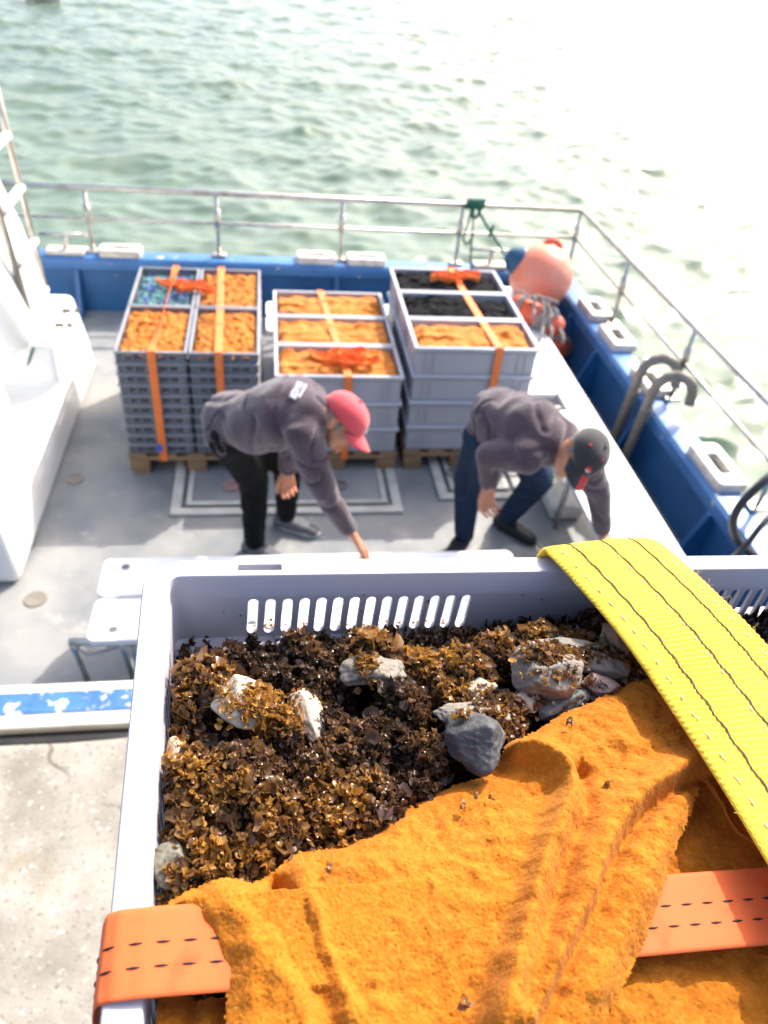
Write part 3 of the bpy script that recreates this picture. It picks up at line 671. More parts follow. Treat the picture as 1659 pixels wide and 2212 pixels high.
# ================================================================== FOREGROUND CRATE (local frame: a right, b towards the viewer, c up, origin far left rim corner)
def _rot(z, y, x): return Matrix.Rotation(z, 3, 'Z') @ Matrix.Rotation(y, 3, 'Y') @ Matrix.Rotation(x, 3, 'X')
CR = _rot(rad(3.12), rad(3.95), rad(-.80)) @ Matrix(((1, 0, 0), (0, -1, 0), (0, 0, 1)))
CO = Vector((-.0958, .4316, 2.5)); CM = np.array(CR)
def cw(a, b, c): return CR @ Vector((a, b, c))+CO
def cw_np(P): return np.asarray(P) @ CM.T+np.array(CO)
def atc(px, py, c=0.0):
    v = np.linalg.inv(CM) @ (_f+(px-CX)/FPX*RR-(py-CY)/FPX*UU); o = np.linalg.inv(CM) @ (np.array([0, 0, CAMH])-np.array(CO))
    t = (c-o[2])/v[2]; p = o+t*v; return p[0], p[1]
M['crate_fg'] = mat('pale_grey_crate_plastic', (.41, .395, .445), (.44, .42, .47), 5, rough=.36, bump=.12, bscale=220, bdist=.002, spec=.5)
def fg_crate_mesh(cut=True):
    L, D = .600, .400
    rings = [(.0185, -.070), (.0165, -.008), (.003, -.008), (.003, -.018), (0, -.018), (0, -.0022), (.0008, -.0006), (.0024, 0), (.0160, 0), (.0178, -.0007), (.0185, -.0024), (.0190, -.016), (.0202, -.019), (.0215, -.064), (.0235, -.066)]
    V = []; n = 0
    for ins, z in rings:
        r = max(.030-ins*1.15, .007); P = rrect(L/2-ins, D/2-ins, r, 7); n = len(P); V += [(L/2+p[0], D/2-p[1], z) for p in P]
    F = [tuple(int(q) for q in f) for f in grid_faces(len(rings), n, True)]+[tuple(range(n))[::-1], tuple((len(rings)-1)*n+k for k in range(n))]
    b = MB(); b.add(V, F, True); me = b.mesh()
    bm = bmesh.new(); bm.from_mesh(me); bmesh.ops.recalc_face_normals(bm, faces=bm.faces); bm.to_mesh(me); bm.free()
    if not cut: return smooth_by_angle(me)
    k = MB()
    def slotcut(c, ax, w, z0, z1, dep):
        # rounded upright slot through a wall; ax: direction across the slot
        pts = [(w/2*math.cos(t), z1-w/2+w/2*math.sin(t)) for t in [math.pi*i/6 for i in range(7)]]+[(w/2*math.cos(t), z0+w/2+w/2*math.sin(t)) for t in [math.pi+math.pi*i/6 for i in range(7)]]
        a = Vector(ax); nn = a.cross(Vector((0, 0, 1))); R = Matrix((a, Vector((0, 0, 1)), nn)).transposed(); k.prism(pts, dep, R, Vector(c)-nn*dep/2)
    for i in range(14): slotcut((.0802+i*.0133, .019, 0), (1, 0, 0), .0082, -.060, -.0235, .012)
    for i in range(14): slotcut((.428+i*.0133, .019, 0), (1, 0, 0), .0082, -.060, -.0235, .012)
    for i in range(22): slotcut((.019, .075+i*.0125, 0), (0, 1, 0), .0078, -.058, -.021, .012)
    for j in range(3):
        for i in range(28): k.prism(rrect(.0042, .006, .0015, 2), .02, I3, (.048+i*.0168, .036+j*.022, -.078))
    k.prism(rrect(.0165, .0033, .0012, 3), .03, I3, (.0845, .0098, -.016))
    k.box((.0845, .0008, -.0125), (.033, .0085, .0195))
    km = k.mesh(); bm = bmesh.new(); bm.from_mesh(km); bmesh.ops.recalc_face_normals(bm, faces=bm.faces); bm.to_mesh(km); bm.free()
    co = bpy.data.objects.new('cut', km); COL.objects.link(co)
    def mods(o):
        m = o.modifiers.new('b', 'BOOLEAN'); m.operation = 'DIFFERENCE'; m.solver = 'EXACT'; m.object = co
    r = evaluated(me, mods); bpy.data.objects.remove(co)
    return smooth_by_angle(r, rad(32))
fgm = fg_crate_mesh()
fg = thing('slotted_crate', 'big pale grey slotted crate full of brown seaweed and stones in the foreground', 'crate', CO)
m0 = fgm.copy(); m0.transform(CR.to_4x4()); m0.transform(Matrix.Translation(CO)); link('crate_body', m0, M['crate_fg'], fg)
pr_m = fg_crate_mesh(False); pr_m.materials.append(M['crate_fg'])
NF = 19
for k in range(1, NF+1):
    t = max(0.0, 1-k/6); R = _rot(rad(3.12-.15*math.sin(k*2.1)), rad(3.95)*t, rad(-.8)*t) @ Matrix(((1, 0, 0), (0, -1, 0), (0, 0, 1)))
    ctr = cw(.3, .2, 0); drop = .0705*k+(.006 if k > 3 else 0)
    c = Vector((ctr.x, ctr.y, ctr.z-drop)); o = Vector(c)-(R @ Vector((.3, .2, 0)))
    e = bpy.data.objects.new('slotted_crate', None); COL.objects.link(e); e.location = o; e.rotation_euler = R.to_4x4().to_euler() if R.determinant() > 0 else (0, 0, 0)
    tag(e, 'pale grey crate directly under the seaweed crate' if k == 1 else f'pale grey crate {ordw[k]} from the top of the quay stack', 'crate', 'crates stacked on the quay')
    b = bpy.data.objects.new('crate_body', pr_m); COL.objects.link(b); b.parent = e; e.rotation_euler = (0, 0, 0)
    R4 = R.to_4x4(); b.matrix_local = R4
pallet_c = cw(.3, .2, 0)+Vector((.29, -.19, 0))
pp = thing('pallet', 'wooden pallet on the quay under the seaweed crates', 'pallet', (pallet_c.x, pallet_c.y, QZ), 'wooden pallets under the strapped crates')
b = MB(); 
for i in range(5): b.box((pallet_c.x, pallet_c.y-.35+.175*i, QZ+.10), (1.2, .11, .02))
b.build('top_deck', M['wood'], pp)
for i in (-1, 0, 1): MB().box((pallet_c.x+i*.5, pallet_c.y, QZ+.045), (.1, .8, .088)).build('runner', M['wood'], pp)

# ---------------- rocks
def rock_mesh(center, size, rz, seed, tilt=(0, 0), nsub=4, rough=.075, facets=17):
    r = np.random.default_rng(seed); bm = bmesh.new(); bmesh.ops.create_icosphere(bm, subdivisions=nsub+1, radius=1.0)
    D = np.array([v.co[:] for v in bm.verts]); D /= np.linalg.norm(D, axis=1)[:, None]
    N = r.normal(size=(facets, 3)); N /= np.linalg.norm(N, axis=1)[:, None]; h = r.uniform(.66, .95, facets)
    dots = np.clip(D @ N.T, .05, None); Rr = np.min(h/dots, axis=1); Rr = np.minimum(Rr, 1.1)
    Rr = Rr+rough*vnoise(D, 2.2, seed*3.7)+rough*.5*vnoise(D, 6, seed*1.3)+rough*.22*vnoise(D, 18, seed)+rough*.1*vnoise(D, 45, seed)
    P = D*Rr[:, None]*np.array(size)/2*1.1
    Rr = Rr+(.07*np.abs(vnoise(D, 9, 4.0))+.05*vnoise(D, 24, 1) if seed == 5 else 0)
    R = np.array(_rot(rad(rz), rad(tilt[0]), rad(tilt[1]))); P = P @ R.T+np.array(center)
    for v, p in zip(bm.verts, P): v.co = p
    for f in bm.faces: f.smooth = True
    me = bpy.data.meshes.new('mesh'); bm.to_mesh(me); bm.free(); return me, P
def rockmat(name, c1, c2, spk=None):
    return mat(name, c1, c2, 55, lo=.35, hi=.65, rough=.65, bump=.6, bscale=420, bdist=.0015, chips=spk or (.10, .075, .05), chip_t=(.60, .70), chip_s=90)
RM = dict(white=rockmat('pale_limestone', (.37, .295, .215), (.46, .385, .305), (.42, .30, .2)), grey=rockmat('grey_limestone', (.145, .125, .10), (.225, .195, .16)),
          dark=rockmat('dark_slate_stone', (.030, .031, .035), (.065, .066, .07), (.20, .195, .19)), red=rockmat('reddish_stone', (.26, .17, .145), (.33, .25, .22)),
          brown=rockmat('brown_stone', (.20, .12, .075), (.27, .18, .12)), slate=rockmat('blue_grey_stone', (.07, .075, .08), (.15, .15, .15)), green=rockmat('greenish_stone', (.13, .12, .085), (.21, .19, .15)))
rocks = [  # px, py, c, size(a,b,c), rot, tilt, kind, label, seed
 (527, 1517, -.004, (.040, .031, .020), -32, (8, 18), 'white', 'cream white stone with golden weed across it, left part of the seaweed', 1),
 (808, 1447, -.010, (.042, .026, .022), 12, (4, 20), 'grey', 'grey angular stone near the far wall, below the slots', 2),
 (1178, 1450, -.006, (.056, .044, .032), 15, (0, 22), 'grey', 'largest pale grey stone, with weed on its top', 3),
 (1272, 1422, -.012, (.054, .020, .020), -28, (0, 10), 'grey', 'long pointed grey stone just right of the largest stone', 4),
 (1020, 1603, .004, (.033, .042, .030), 25, (6, 26), 'dark', 'dark rough cone-shaped stone at the towel edge', 5),
 (1012, 1545, -.006, (.048, .018, .016), -6, (0, 4), 'grey', 'flat finger-shaped grey stone above the dark cone-shaped stone', 6),
 (662, 1545, -.023, (.020, .044, .014), 8, (0, 0), 'white', 'smooth beige stone sunk between the weed clumps', 7),
 (1297, 1480, -.014, (.028, .018, .016), -18, (0, 12), 'red', 'small reddish stone touching the top edge of the towel', 8),
 (1215, 1520, -.020, (.042, .020, .016), 22, (0, 10), 'slate', 'blue grey stone half under the towel edge', 9),
 (1142, 1510, -.018, (.024, .020, .014), -8, (0, 12), 'white', 'small pale stone below the largest stone', 10),
 (1330, 1385, -.014, (.036, .030, .030), 20, (0, 10), 'brown', 'brown stone beside the yellow sling', 11),
 (378, 1872, -.014, (.022, .024, .020), 12, (0, 16), 'green', 'greenish grey stone at the left wall near the towel corner', 12),
 (1030, 1492, -.018, (.030, .020, .014), 14, (0, 14), 'white', 'pale stone half covered by weed, centre right', 13),
 (380, 1635, -.016, (.012, .024, .010), 4, (0, 0), 'white', 'white stone chip under golden weed by the left wall', 14),
 (1195, 1345+60, -.022, (.03, .024, .02), 40, (0, 0), 'slate', 'dark stone behind the largest stone', 15)]
rock_c = []
for px, py, c, size, rz, tl, kind, lab, sd in rocks:
    c -= .002; size = tuple(q*1.02 for q in size); a, b = atc(px, py, c); me, P = rock_mesh((a, b, c), size, -rz, sd, tl)
    me.transform(CR.to_4x4()); me.transform(Matrix.Translation(CO)); rock_c.append((a, b, c, size, math.radians(-rz)))
    tag(link('stone', me, RM[kind], None, cw(a, b, c)), lab, 'stone')

# ---------------- seaweed: a lumpy mass clothed in small curled blades
lumps = [(440, 1452, .030, .002), (500, 1402, .016, -.022), (650, 1378, .015, -.010), (805, 1378, .024, .000), (700, 1440, .026, -.012), (600, 1450, .020, -.016), (905, 1420, .022, -.014), (1010, 1420, .026, -.004), (1085, 1378, .020, -.010),
         (1180, 1362, .022, -.006), (1250, 1375, .018, -.014), (880, 1490, .018, .000), (605, 1545, .017, .000), (770, 1585, .026, .000), (720, 1545, .014, -.012), (840, 1560, .020, -.006), (520, 1650, .030, .006), (565, 1710, .030, .004), (480, 1720, .024, .000),
         (690, 1650, .024, -.004), (800, 1700, .030, .002), (740, 1740, .026, -.004), (405, 1640, .018, .000), (395, 1720, .020, -.004), (425, 1810, .024, .000), (545, 1815, .024, -.006), (620, 1790, .020, -.008), (930, 1600, .016, .000), (900, 1680, .020, -.008), (980, 1480, .018, -.008), (960, 1440, .016, -.01),
         (1100, 1520, .018, -.010), (400, 1560, .016, -.016), (460, 1580, .018, -.014), (1380, 1440, .030, -.012), (1330, 1330, .03, -.02), (1100, 1590, .014, -.012), (360, 1880, .016, -.012), (480, 1870, .022, -.010)]
LP = [(*atc(px, py, c), r, c) for px, py, r, c in lumps]
NA, NB_ = 470, 330; A0_, A1_, B0_, B1_ = .0225, .56, .0235, .378
fa = fft_field(NB_, NA, 6, 30, 77); fb = fft_field(NB_, NA, 2, 8, 78)
ga = np.linspace(A0_, A1_, NA)[None, :]; gb = np.linspace(B0_, B1_, NB_)[:, None]
def hbase():
    H = np.full((NB_, NA), -.050)+.0065*fa
    H -= .020*np.exp(-((gb-B0_)/.030)**2)*np.clip(1.3-ga/.30, 0, 1)      # floor shows near the far left wall
    for a, b, r, c in LP:
        d2 = ((ga-a)**2+(gb-b)**2)/r**2; H = np.maximum(H, c-.003-1.5*r*(1-np.sqrt(np.clip(1-d2*.85, 0, 1)))-np.where(d2 > 1.25, 1, 0))
    K = 3
    for _ in range(K): H[1:-1, 1:-1] = (H[1:-1, 1:-1]*2+H[:-2, 1:-1]+H[2:, 1:-1]+H[1:-1, :-2]+H[1:-1, 2:])/6
    fc = fft_field(NB_, NA, 5, 16, 79); fd = fft_field(NB_, NA, 9, 30, 80); H = H-.009*np.clip(fd-.95, 0, 1)**.7; return H+.0012*fb+.0058*(np.minimum(np.abs(fc), 1.6)-.9)
HW = np.maximum(hbase(), -.0655)
def hsample(a, b):
    u = np.clip((a-A0_)/(A1_-A0_)*(NA-1), 0, NA-1.001); v = np.clip((b-B0_)/(B1_-B0_)*(NB_-1), 0, NB_-1.001)
    i, j = v.astype(int), u.astype(int); fu, fv = u-j, v-i
    return (HW[i, j]*(1-fu)+HW[i, j+1]*fu)*(1-fv)+(HW[i+1, j]*(1-fu)+HW[i+1, j+1]*fu)*fv
def seaweed_mat():
    m, t, p = new_mat('wet_brown_seaweed'); at_ = t.nodes.new('ShaderNodeAttribute'); at_.attribute_name = 'tint'
    t.links.new(at_.outputs['Color'], p.inputs['Base Color']); p.inputs['Roughness'].default_value = .22; p.inputs['Specular IOR Level'].default_value = .5
    tr = t.nodes.new('ShaderNodeBsdfTranslucent'); t.links.new(at_.outputs['Color'], tr.inputs['Color']); mx = t.nodes.new('ShaderNodeMixShader'); mx.inputs[0].default_value = .45
    t.links.new(p.outputs[0], mx.inputs[1]); t.links.new(tr.outputs[0], mx.inputs[2]); t.links.new(mx.outputs[0], t.nodes['Material Output'].inputs[0]); return m
M['weed'] = seaweed_mat()
def blades(a, b, c, size, nrm_up, rng, gold):
    """curled little blades at local points; returns verts, faces, colours (local frame)"""
    n = len(a); U, Vn = 3, 4
    up = (nrm_up if isinstance(nrm_up, np.ndarray) else np.stack([np.zeros(n), np.zeros(n), np.ones(n)], 1)*nrm_up)+rng.normal(size=(n, 3)); up /= np.linalg.norm(up, axis=1)[:, None]
    t = rng.normal(size=(n, 3)); t -= up*(t*up).sum(1)[:, None]; t /= np.linalg.norm(t, axis=1)[:, None]; s = np.cross(up, t)
    uu, vv = np.meshgrid(np.linspace(-1, 1, U), np.linspace(-1, 1, Vn)); uu = uu.ravel(); vv = vv.ravel()
    wprof = np.sqrt(np.clip(1.1-vv**2*.75, 0, 1)); cup = rng.uniform(.1, 1.1, n)[:, None]; curl = rng.uniform(-.9, 1.2, n)[:, None]; tw = rng.normal(0, .6, n)[:, None]; asp = rng.uniform(.35, .95, n)[:, None]
    x = uu[None]*wprof[None]*asp; y = vv[None]+0*x; z = cup*(x*x)+curl*(y*y)*.8+tw*x*y+rng.normal(0, .10, (n, U*Vn))
    P = (np.array([a, b, c]).T[:, None, :]+size[:, None, None]*(x[..., None]*s[:, None]+y[..., None]*t[:, None]+z[..., None]*up[:, None])).reshape(-1, 3)
    f = grid_faces(Vn, U); F = (f[None]+(np.arange(n)*U*Vn)[:, None, None]).reshape(-1, 4)
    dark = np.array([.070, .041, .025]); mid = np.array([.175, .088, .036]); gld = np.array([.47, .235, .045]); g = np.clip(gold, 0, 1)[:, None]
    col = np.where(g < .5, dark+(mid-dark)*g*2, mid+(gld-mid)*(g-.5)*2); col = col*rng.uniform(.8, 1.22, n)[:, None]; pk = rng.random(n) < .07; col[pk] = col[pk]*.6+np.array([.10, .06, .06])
    C = np.repeat(np.concatenate([col, np.ones((n, 1))], 1), U*Vn, 0); return P, F, C
def in_rock(a, b, k=.40):
    m = np.zeros(len(a), bool)
    for ra, rb, rc, sz, rz in rock_c:
        dx, dy = a-ra, b-rb; u = dx*math.cos(rz)+dy*math.sin(rz); v = -dx*math.sin(rz)+dy*math.cos(rz); m |= (u/(sz[0]*k))**2+(v/(sz[1]*k))**2 < 1
    return m
rg = np.random.default_rng(21); N = 110000
a = rg.uniform(A0_+.002, .50, N); b = B0_+.002+(rg.random(N))*(.300-B0_); h = hsample(a, b); ok = (h > -.0645) & ~(in_rock(a, b) & (rg.random(N) > .04)); a, b, h = a[ok], b[ok], h[ok]
L3 = np.stack([a, b, h*0], 1); gold = .38+.55*vnoise(L3, 22, 3)+.50*vnoise(L3, 60, 9)+15*(h+.018)  # blades lower in hollows are tinted darker, shade between tufts put into colour
lift = rg.uniform(-.0045, .0030, len(a)); sz = rg.uniform(.0011, .0028, len(a))*(1+.35*vnoise(L3, 30, 5))
e_ = .0012; nx = -(hsample(a+e_, b)-hsample(a-e_, b))/(2*e_); ny = -(hsample(a, b+e_)-hsample(a, b-e_))/(2*e_)
NRM = np.stack([nx, ny, np.ones(len(a))], 1); NRM /= np.linalg.norm(NRM, axis=1)[:, None]
big = rg.random(len(a)) < .10; sz = np.where(big, sz*rg.uniform(1.5, 2.3, len(a)), sz)
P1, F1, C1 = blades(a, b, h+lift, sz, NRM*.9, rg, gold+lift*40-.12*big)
# weed growing on some stones, and scraps on the walls
ra_, rb_, rc_, rs_, rgold = [], [], [], [], []
for idx, cnt, off, spr, gl in ((0, 380, (.004, .004), (.008, .006), .95), (1, 130, (-.006, .003), (.004, .006), .75), (6, 200, (.0, -.012), (.008, .006), .7), (2, 420, (.004, -.004), (.012, .009), .5), (3, 170, (.001, .000), (.014, .004), .35), (4, 22, (-.004, -.015), (.003, .002), .6), (5, 240, (.018, .004), (.008, .006), .6),
                                (12, 260, (-.008, .002), (.008, .007), .8), (9, 120, (.004, .004), (.008, .005), .5), (11, 130, (.0, .006), (.007, .006), .7), (13, 90, (.002, .006), (.005, .009), 1.0), (10, 60, (-.008, .006), (.007, .006), .3), (8, 50, (.0, .0), (.012, .004), .4), (7, 40, (-.006, .004), (.006, .004), .3)):
    A_, B_, C_, S_, _r = rock_c[idx]; aa = A_+off[0]+rg.normal(0, spr[0], cnt); bb = B_+off[1]+rg.normal(0, spr[1], cnt)
    q = ((aa-A_)/(S_[0]*.55))**2+((bb-B_)/(S_[1]*.55))**2; cc = C_+S_[2]*.50*np.sqrt(np.clip(1-q*.85, 0, 1))-.002
    ra_.append(aa); rb_.append(bb); rc_.append(cc+rg.uniform(-.001, .0015, cnt)); rs_.append(rg.uniform(.0014, .0032, cnt)); rgold.append(gl+rg.normal(0, .2, cnt))
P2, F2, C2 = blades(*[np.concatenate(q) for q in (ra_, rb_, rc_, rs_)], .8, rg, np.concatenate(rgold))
# crumbs caught on the ledge of the next crate, outside the slots
n = 170; P3, F3, C3 = blades(.08+.17*rg.random(n), rg.uniform(.004, .013, n), np.full(n, -.0690), rg.uniform(.0007, .0018, n), 2.0, rg, rg.uniform(.5, 1.0, n))
n = 14; P5, F5, C5 = blades(rg.uniform(.03, .33, n), np.full(n, .0212), rg.uniform(-.058, -.02, n), rg.uniform(.0008, .002, n), .3, rg, rg.uniform(.2, .7, n))
Vs = np.concatenate([P1, P2, P3, P5]); o1 = len(P1); o2 = o1+len(P2); o3 = o2+len(P3); Fs = np.concatenate([F1, F2+o1, F3+o2, F5+o3]); Cs = np.concatenate([C1, C2, C3, C5])
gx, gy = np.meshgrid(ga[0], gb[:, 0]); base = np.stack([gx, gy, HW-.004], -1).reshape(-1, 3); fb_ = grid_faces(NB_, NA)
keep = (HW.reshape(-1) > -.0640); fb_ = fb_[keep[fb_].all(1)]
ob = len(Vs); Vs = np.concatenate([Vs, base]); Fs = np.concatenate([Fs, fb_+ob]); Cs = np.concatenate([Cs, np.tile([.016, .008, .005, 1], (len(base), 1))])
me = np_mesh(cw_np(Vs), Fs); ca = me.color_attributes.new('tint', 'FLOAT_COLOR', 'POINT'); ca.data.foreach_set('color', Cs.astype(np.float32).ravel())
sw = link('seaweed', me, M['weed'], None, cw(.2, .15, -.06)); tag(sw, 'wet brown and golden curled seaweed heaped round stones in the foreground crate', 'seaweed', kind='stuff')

# ---------------- terry towel (height field in the crate frame)
def seg_dist(A, B, poly):
    """distance to a polyline, signed (+ = right-hand side along it, in a,b with b down), and running length"""
    best = np.full(A.shape, 1e9); sg = np.ones(A.shape)
    for (x0, y0), (x1, y1) in zip(poly[:-1], poly[1:]):
        dx, dy = x1-x0, y1-y0; L2 = dx*dx+dy*dy; t = np.clip(((A-x0)*dx+(B-y0)*dy)/L2, 0, 1)
        d = np.hypot(A-x0-t*dx, B-y0-t*dy); s = np.sign(dx*(B-y0)-dy*(A-x0)); u = d < best; best = np.where(u, d, best); sg = np.where(u, s, sg)
    return best, sg
def inside(A, B, poly):
    c = np.zeros(A.shape, bool); n = len(poly)
    for i in range(n):
        x0, y0 = poly[i]; x1, y1 = poly[(i+1) % n]
        k = ((y0 > B) != (y1 > B)) & (A < (x1-x0)*(B-y0)/((y1-y0) if y1 != y0 else 1e-12)+x0); c ^= k
    return c
def smooth_poly(pts, n=6):
    pts = [np.array(p) for p in pts]; out = []; N = len(pts)
    for i in range(N-1):
        p0, p1, p2, p3 = pts[max(i-1, 0)], pts[i], pts[i+1], pts[min(i+2, N-1)]
        for k in range(n):
            t = k/n; out.append(tuple(.5*((2*p1)+(p2-p0)*t+(2*p0-5*p1+4*p2-p3)*t*t+(-p0+3*p1-3*p2+p3)*t**3)))
    out.append(tuple(pts[-1])); return out
def towel_mat():
    m, t, p = new_mat('orange_terry_cloth')
    a = _mix(t, (.345, .098, .0045), (.40, .124, .007), _ramp(t, _noise(t, 18, 4), .35, .65))
    a = _mix(t, a, (.46, .17, .014), _ramp(t, _noise(t, 300, 2), .45, .8))
    t.links.new(a, p.inputs['Base Color']); p.inputs['Roughness'].default_value = .95; p.inputs['Sheen Weight'].default_value = .10; p.inputs['Sheen Roughness'].default_value = .6
    p.inputs['Sheen Tint'].default_value = (1, .7, .3, 1); p.inputs['Specular IOR Level'].default_value = .2
    p.inputs['Subsurface Weight'].default_value = 0
    b = t.nodes.new('ShaderNodeBump'); b.inputs['Strength'].default_value = .6; b.inputs['Distance'].default_value = .0009
    tc = t.nodes.new('ShaderNodeTexCoord'); n1 = t.nodes.new('ShaderNodeTexNoise'); n1.inputs['Scale'].default_value = 260; n1.inputs['Distortion'].default_value = 2.2; n1.inputs['Detail'].default_value = 3
    t.links.new(tc.outputs['Object'], n1.inputs[0]); t.links.new(n1.outputs['Fac'], b.inputs['Height']); t.links.new(b.outputs[0], p.inputs['Normal']); return m
M['terry'] = towel_mat()
def LPX(pts, c): return smooth_poly([atc(x, y, c) for x, y in pts])
def terry(name, bounds, step, polypx, pc, cfun, folds, parent, seed, edge=.009, pile=.00038, clamp=None):
    a0, a1, b0, b1 = bounds; na, nb = int((a1-a0)/step), int((b1-b0)/step)
    A, B = np.meshgrid(np.linspace(a0, a1, na), np.linspace(b0, b1, nb)); poly = [atc(x, y, c) for (x, y), c in zip(polypx, pc)]
    poly_s = smooth_poly(poly+[poly[0]], 5)
    wob = fft_field(nb, na, 3, 9, seed+3)*.0004
    IN = inside(A+wob, B+wob[::-1], poly_s); d, _ = seg_dist(A, B, poly_s)
    C = cfun(A, B)
    for pts, c, amp, wl, wr in folds:
        dd, s = seg_dist(A, B, LPX(pts, c)); w = np.where(s < 0, wl, wr); C = C+amp*np.exp(-np.abs(dd/w)**1.8)
    C = C+.0007*fft_field(nb, na, 14, 70, seed, 1.0)
    if clamp: C = np.maximum(C, .0075-60*np.clip(np.abs(clamp(A, B))-.023, 0, 1))
    C = C-edge*np.exp(-(d/.0075)**1.7)
    g = fft_field(nb, na, 1.15, 3.0, seed+1, 1.5); g2 = fft_field(nb, na, 1.0, 2.3, seed+2, .7)
    C = C+pile*(1-np.abs(g)*1.1)+pile*.5*g2
    A2 = A+.00012*g2; B2 = B+.00012*g
    P = np.stack([A2, B2, C], -1).reshape(-1, 3); F = grid_faces(nb, na); I = IN.reshape(-1); F = F[I[F].all(1)]
    used = np.zeros(len(P), bool); used[F.ravel()] = True; idx = np.cumsum(used)-1
    me = np_mesh(cw_np(P[used]), idx[F]); return link(name, me, M['terry'], parent)
tw = thing('terry_towel', 'thick orange terry towel thrown over the right half of the seaweed crate', 'towel', cw(.25, .3, 0))
def rbf(ctrl):
    Q = np.array([(*atc(x, y, c), c) for x, y, c in ctrl])
    def f(A, B):
        num = 0; den = 0
        for a, b, c in Q: w = 1/(((A-a)**2+(B-b)**2)+.00025)**1.6; num = num+w*c; den = den+w
        return num/den
    return f
_q1 = np.array(atc(300, 2056, .003)); _q2 = np.array(atc(1659, 1952, .003)); _qd = (_q2-_q1)/np.linalg.norm(_q2-_q1)
def strap_off(A, B): return (A-_q1[0])*-_qd[1]+(B-_q1[1])*_qd[0]
upper = [(352, 1948), (372, 1925), (440, 1893), (500, 1879), (545, 1876), (580, 1872), (598, 1858), (640, 1838), (700, 1826), (765, 1800), (830, 1765), (900, 1722), (985, 1688), (1062, 1660), (1085, 1625), (1125, 1590), (1175, 1558), (1225, 1528), (1285, 1508), (1335, 1482), (1375, 1460), (1410, 1452), (1470, 1500), (1530, 1560), (1580, 1640),
         (1535, 1665), (1505, 1740), (1470, 1820), (1447, 1880), (1420, 1970), (1385, 2060), (1345, 2140), (1310, 2205), (1290, 2260), (1250, 2330), (900, 2340), (520, 2330), (480, 2250), (487, 2160), (478, 2095), (450, 2030), (415, 1985)]
pc = [.004]*5+[-.004]*2+[-.012]*6+[-.012]*6+[-.010]*6+[.006]*17
cB = rbf([(360, 1945, .006), (460, 1900, .004), (560, 1885, .000), (640, 1850, -.008), (760, 1805, -.010), (900, 1725, -.010), (1060, 1665, -.008), (1180, 1560, -.009), (1330, 1485, -.008), (1410, 1455, -.008), (1500, 1600, .002),
           (450, 2000, .010), (520, 2100, .012), (700, 2000, .008), (850, 1900, .006), (950, 2050, .012), (1100, 1850, .006), (1300, 1650, .000), (1250, 1900, .008), (1380, 1750, .008), (1430, 1950, .012), (1100, 2150, .014), (800, 2200, .012), (1300, 2200, .014), (600, 2250, .010)])
foldsB = [([(470, 1910), (540, 2000), (600, 2100), (680, 2230)], .008, .005, .012, .008), ([(604, 1893), (612, 1930), (632, 1990), (655, 2060), (700, 2170), (730, 2260)], .004, -.009, .008, .0090),
          ([(600, 1893), (607, 1915)], .0, -.009, .004, .004),
          ([(668, 1880), (680, 1960), (708, 2060), (760, 2180)], .008, .006, .004, .016),
          ([(1130, 1600), (1175, 1612), (1218, 1650), (1236, 1700), (1215, 1760), (1180, 1840), (1150, 1930), (1120, 2040), (1085, 2160), (1060, 2260)], .010, .018, .013, .0070),
          ([(1262, 1660), (1262, 1760), (1225, 1850), (1195, 1950), (1160, 2060), (1120, 2200)], .002, -.012, .006, .009),
          ([(1560, 1620), (1480, 1660), (1400, 1712), (1335, 1790), (1292, 1880), (1262, 1960), (1205, 2070), (1130, 2230)], .010, .014, .0050, .014),
          ([(1560, 1645), (1490, 1685), (1415, 1740), (1352, 1810), (1310, 1895), (1280, 1975), (1225, 2080), (1150, 2240)], .004, -.008, .0034, .0045),
          ([(1520, 1680), (1470, 1770), (1400, 1880), (1340, 2020), (1270, 2160)], .008, .006, .012, .010),
          ([(1310, 1480), (1345, 1540), (1350, 1620)], -.004, .005, .006, .010), ([(1390, 1465), (1450, 1530), (1500, 1590)], -.002, .004, .005, .008),
          ([(760, 1860), (900, 1900), (1050, 1950)], .004, .002, .02, .01), ([(700, 2200), (850, 2110), (1000, 2150)], .01, -.003, .02, .02)]
foldsB = [(p, c, amp, wl, wr) for p, c, amp, wl, wr in foldsB]
terry('upper_fold', (.005, .52, .07, .42), .00085, upper, pc, cB, foldsB, tw, 300, clamp=strap_off)
lowpoly = [(300, 2120), (600, 2120), (1000, 1900), (1300, 1700), (1480, 1600), (1700, 1560), (1800, 1700), (1850, 2350), (280, 2350)]
cA = rbf([(330, 2160, -.012), (480, 2180, -.010), (700, 2100, -.012), (1300, 1900, -.016), (1520, 1700, -.016), (1600, 1800, -.018), (1500, 1860, -.012), (1650, 1860, -.008), (1400, 2100, -.010), (1650, 2100, -.012), (1500, 2200, -.014)])
terry('lower_layer', (.0235, .576, .12, .376), .0010, lowpoly, [-.012]*9, cA, [([(430, 2100), (420, 2170), (395, 2260)], -.01, -.006, .004, .004), ([(1520, 1700), (1590, 1790), (1640, 1840)], -.012, .005, .008, .004), ([(1560, 1690), (1600, 1780), (1670, 1850)], -.012, -.004, .004, .006)], tw, 400, pile=.00035)

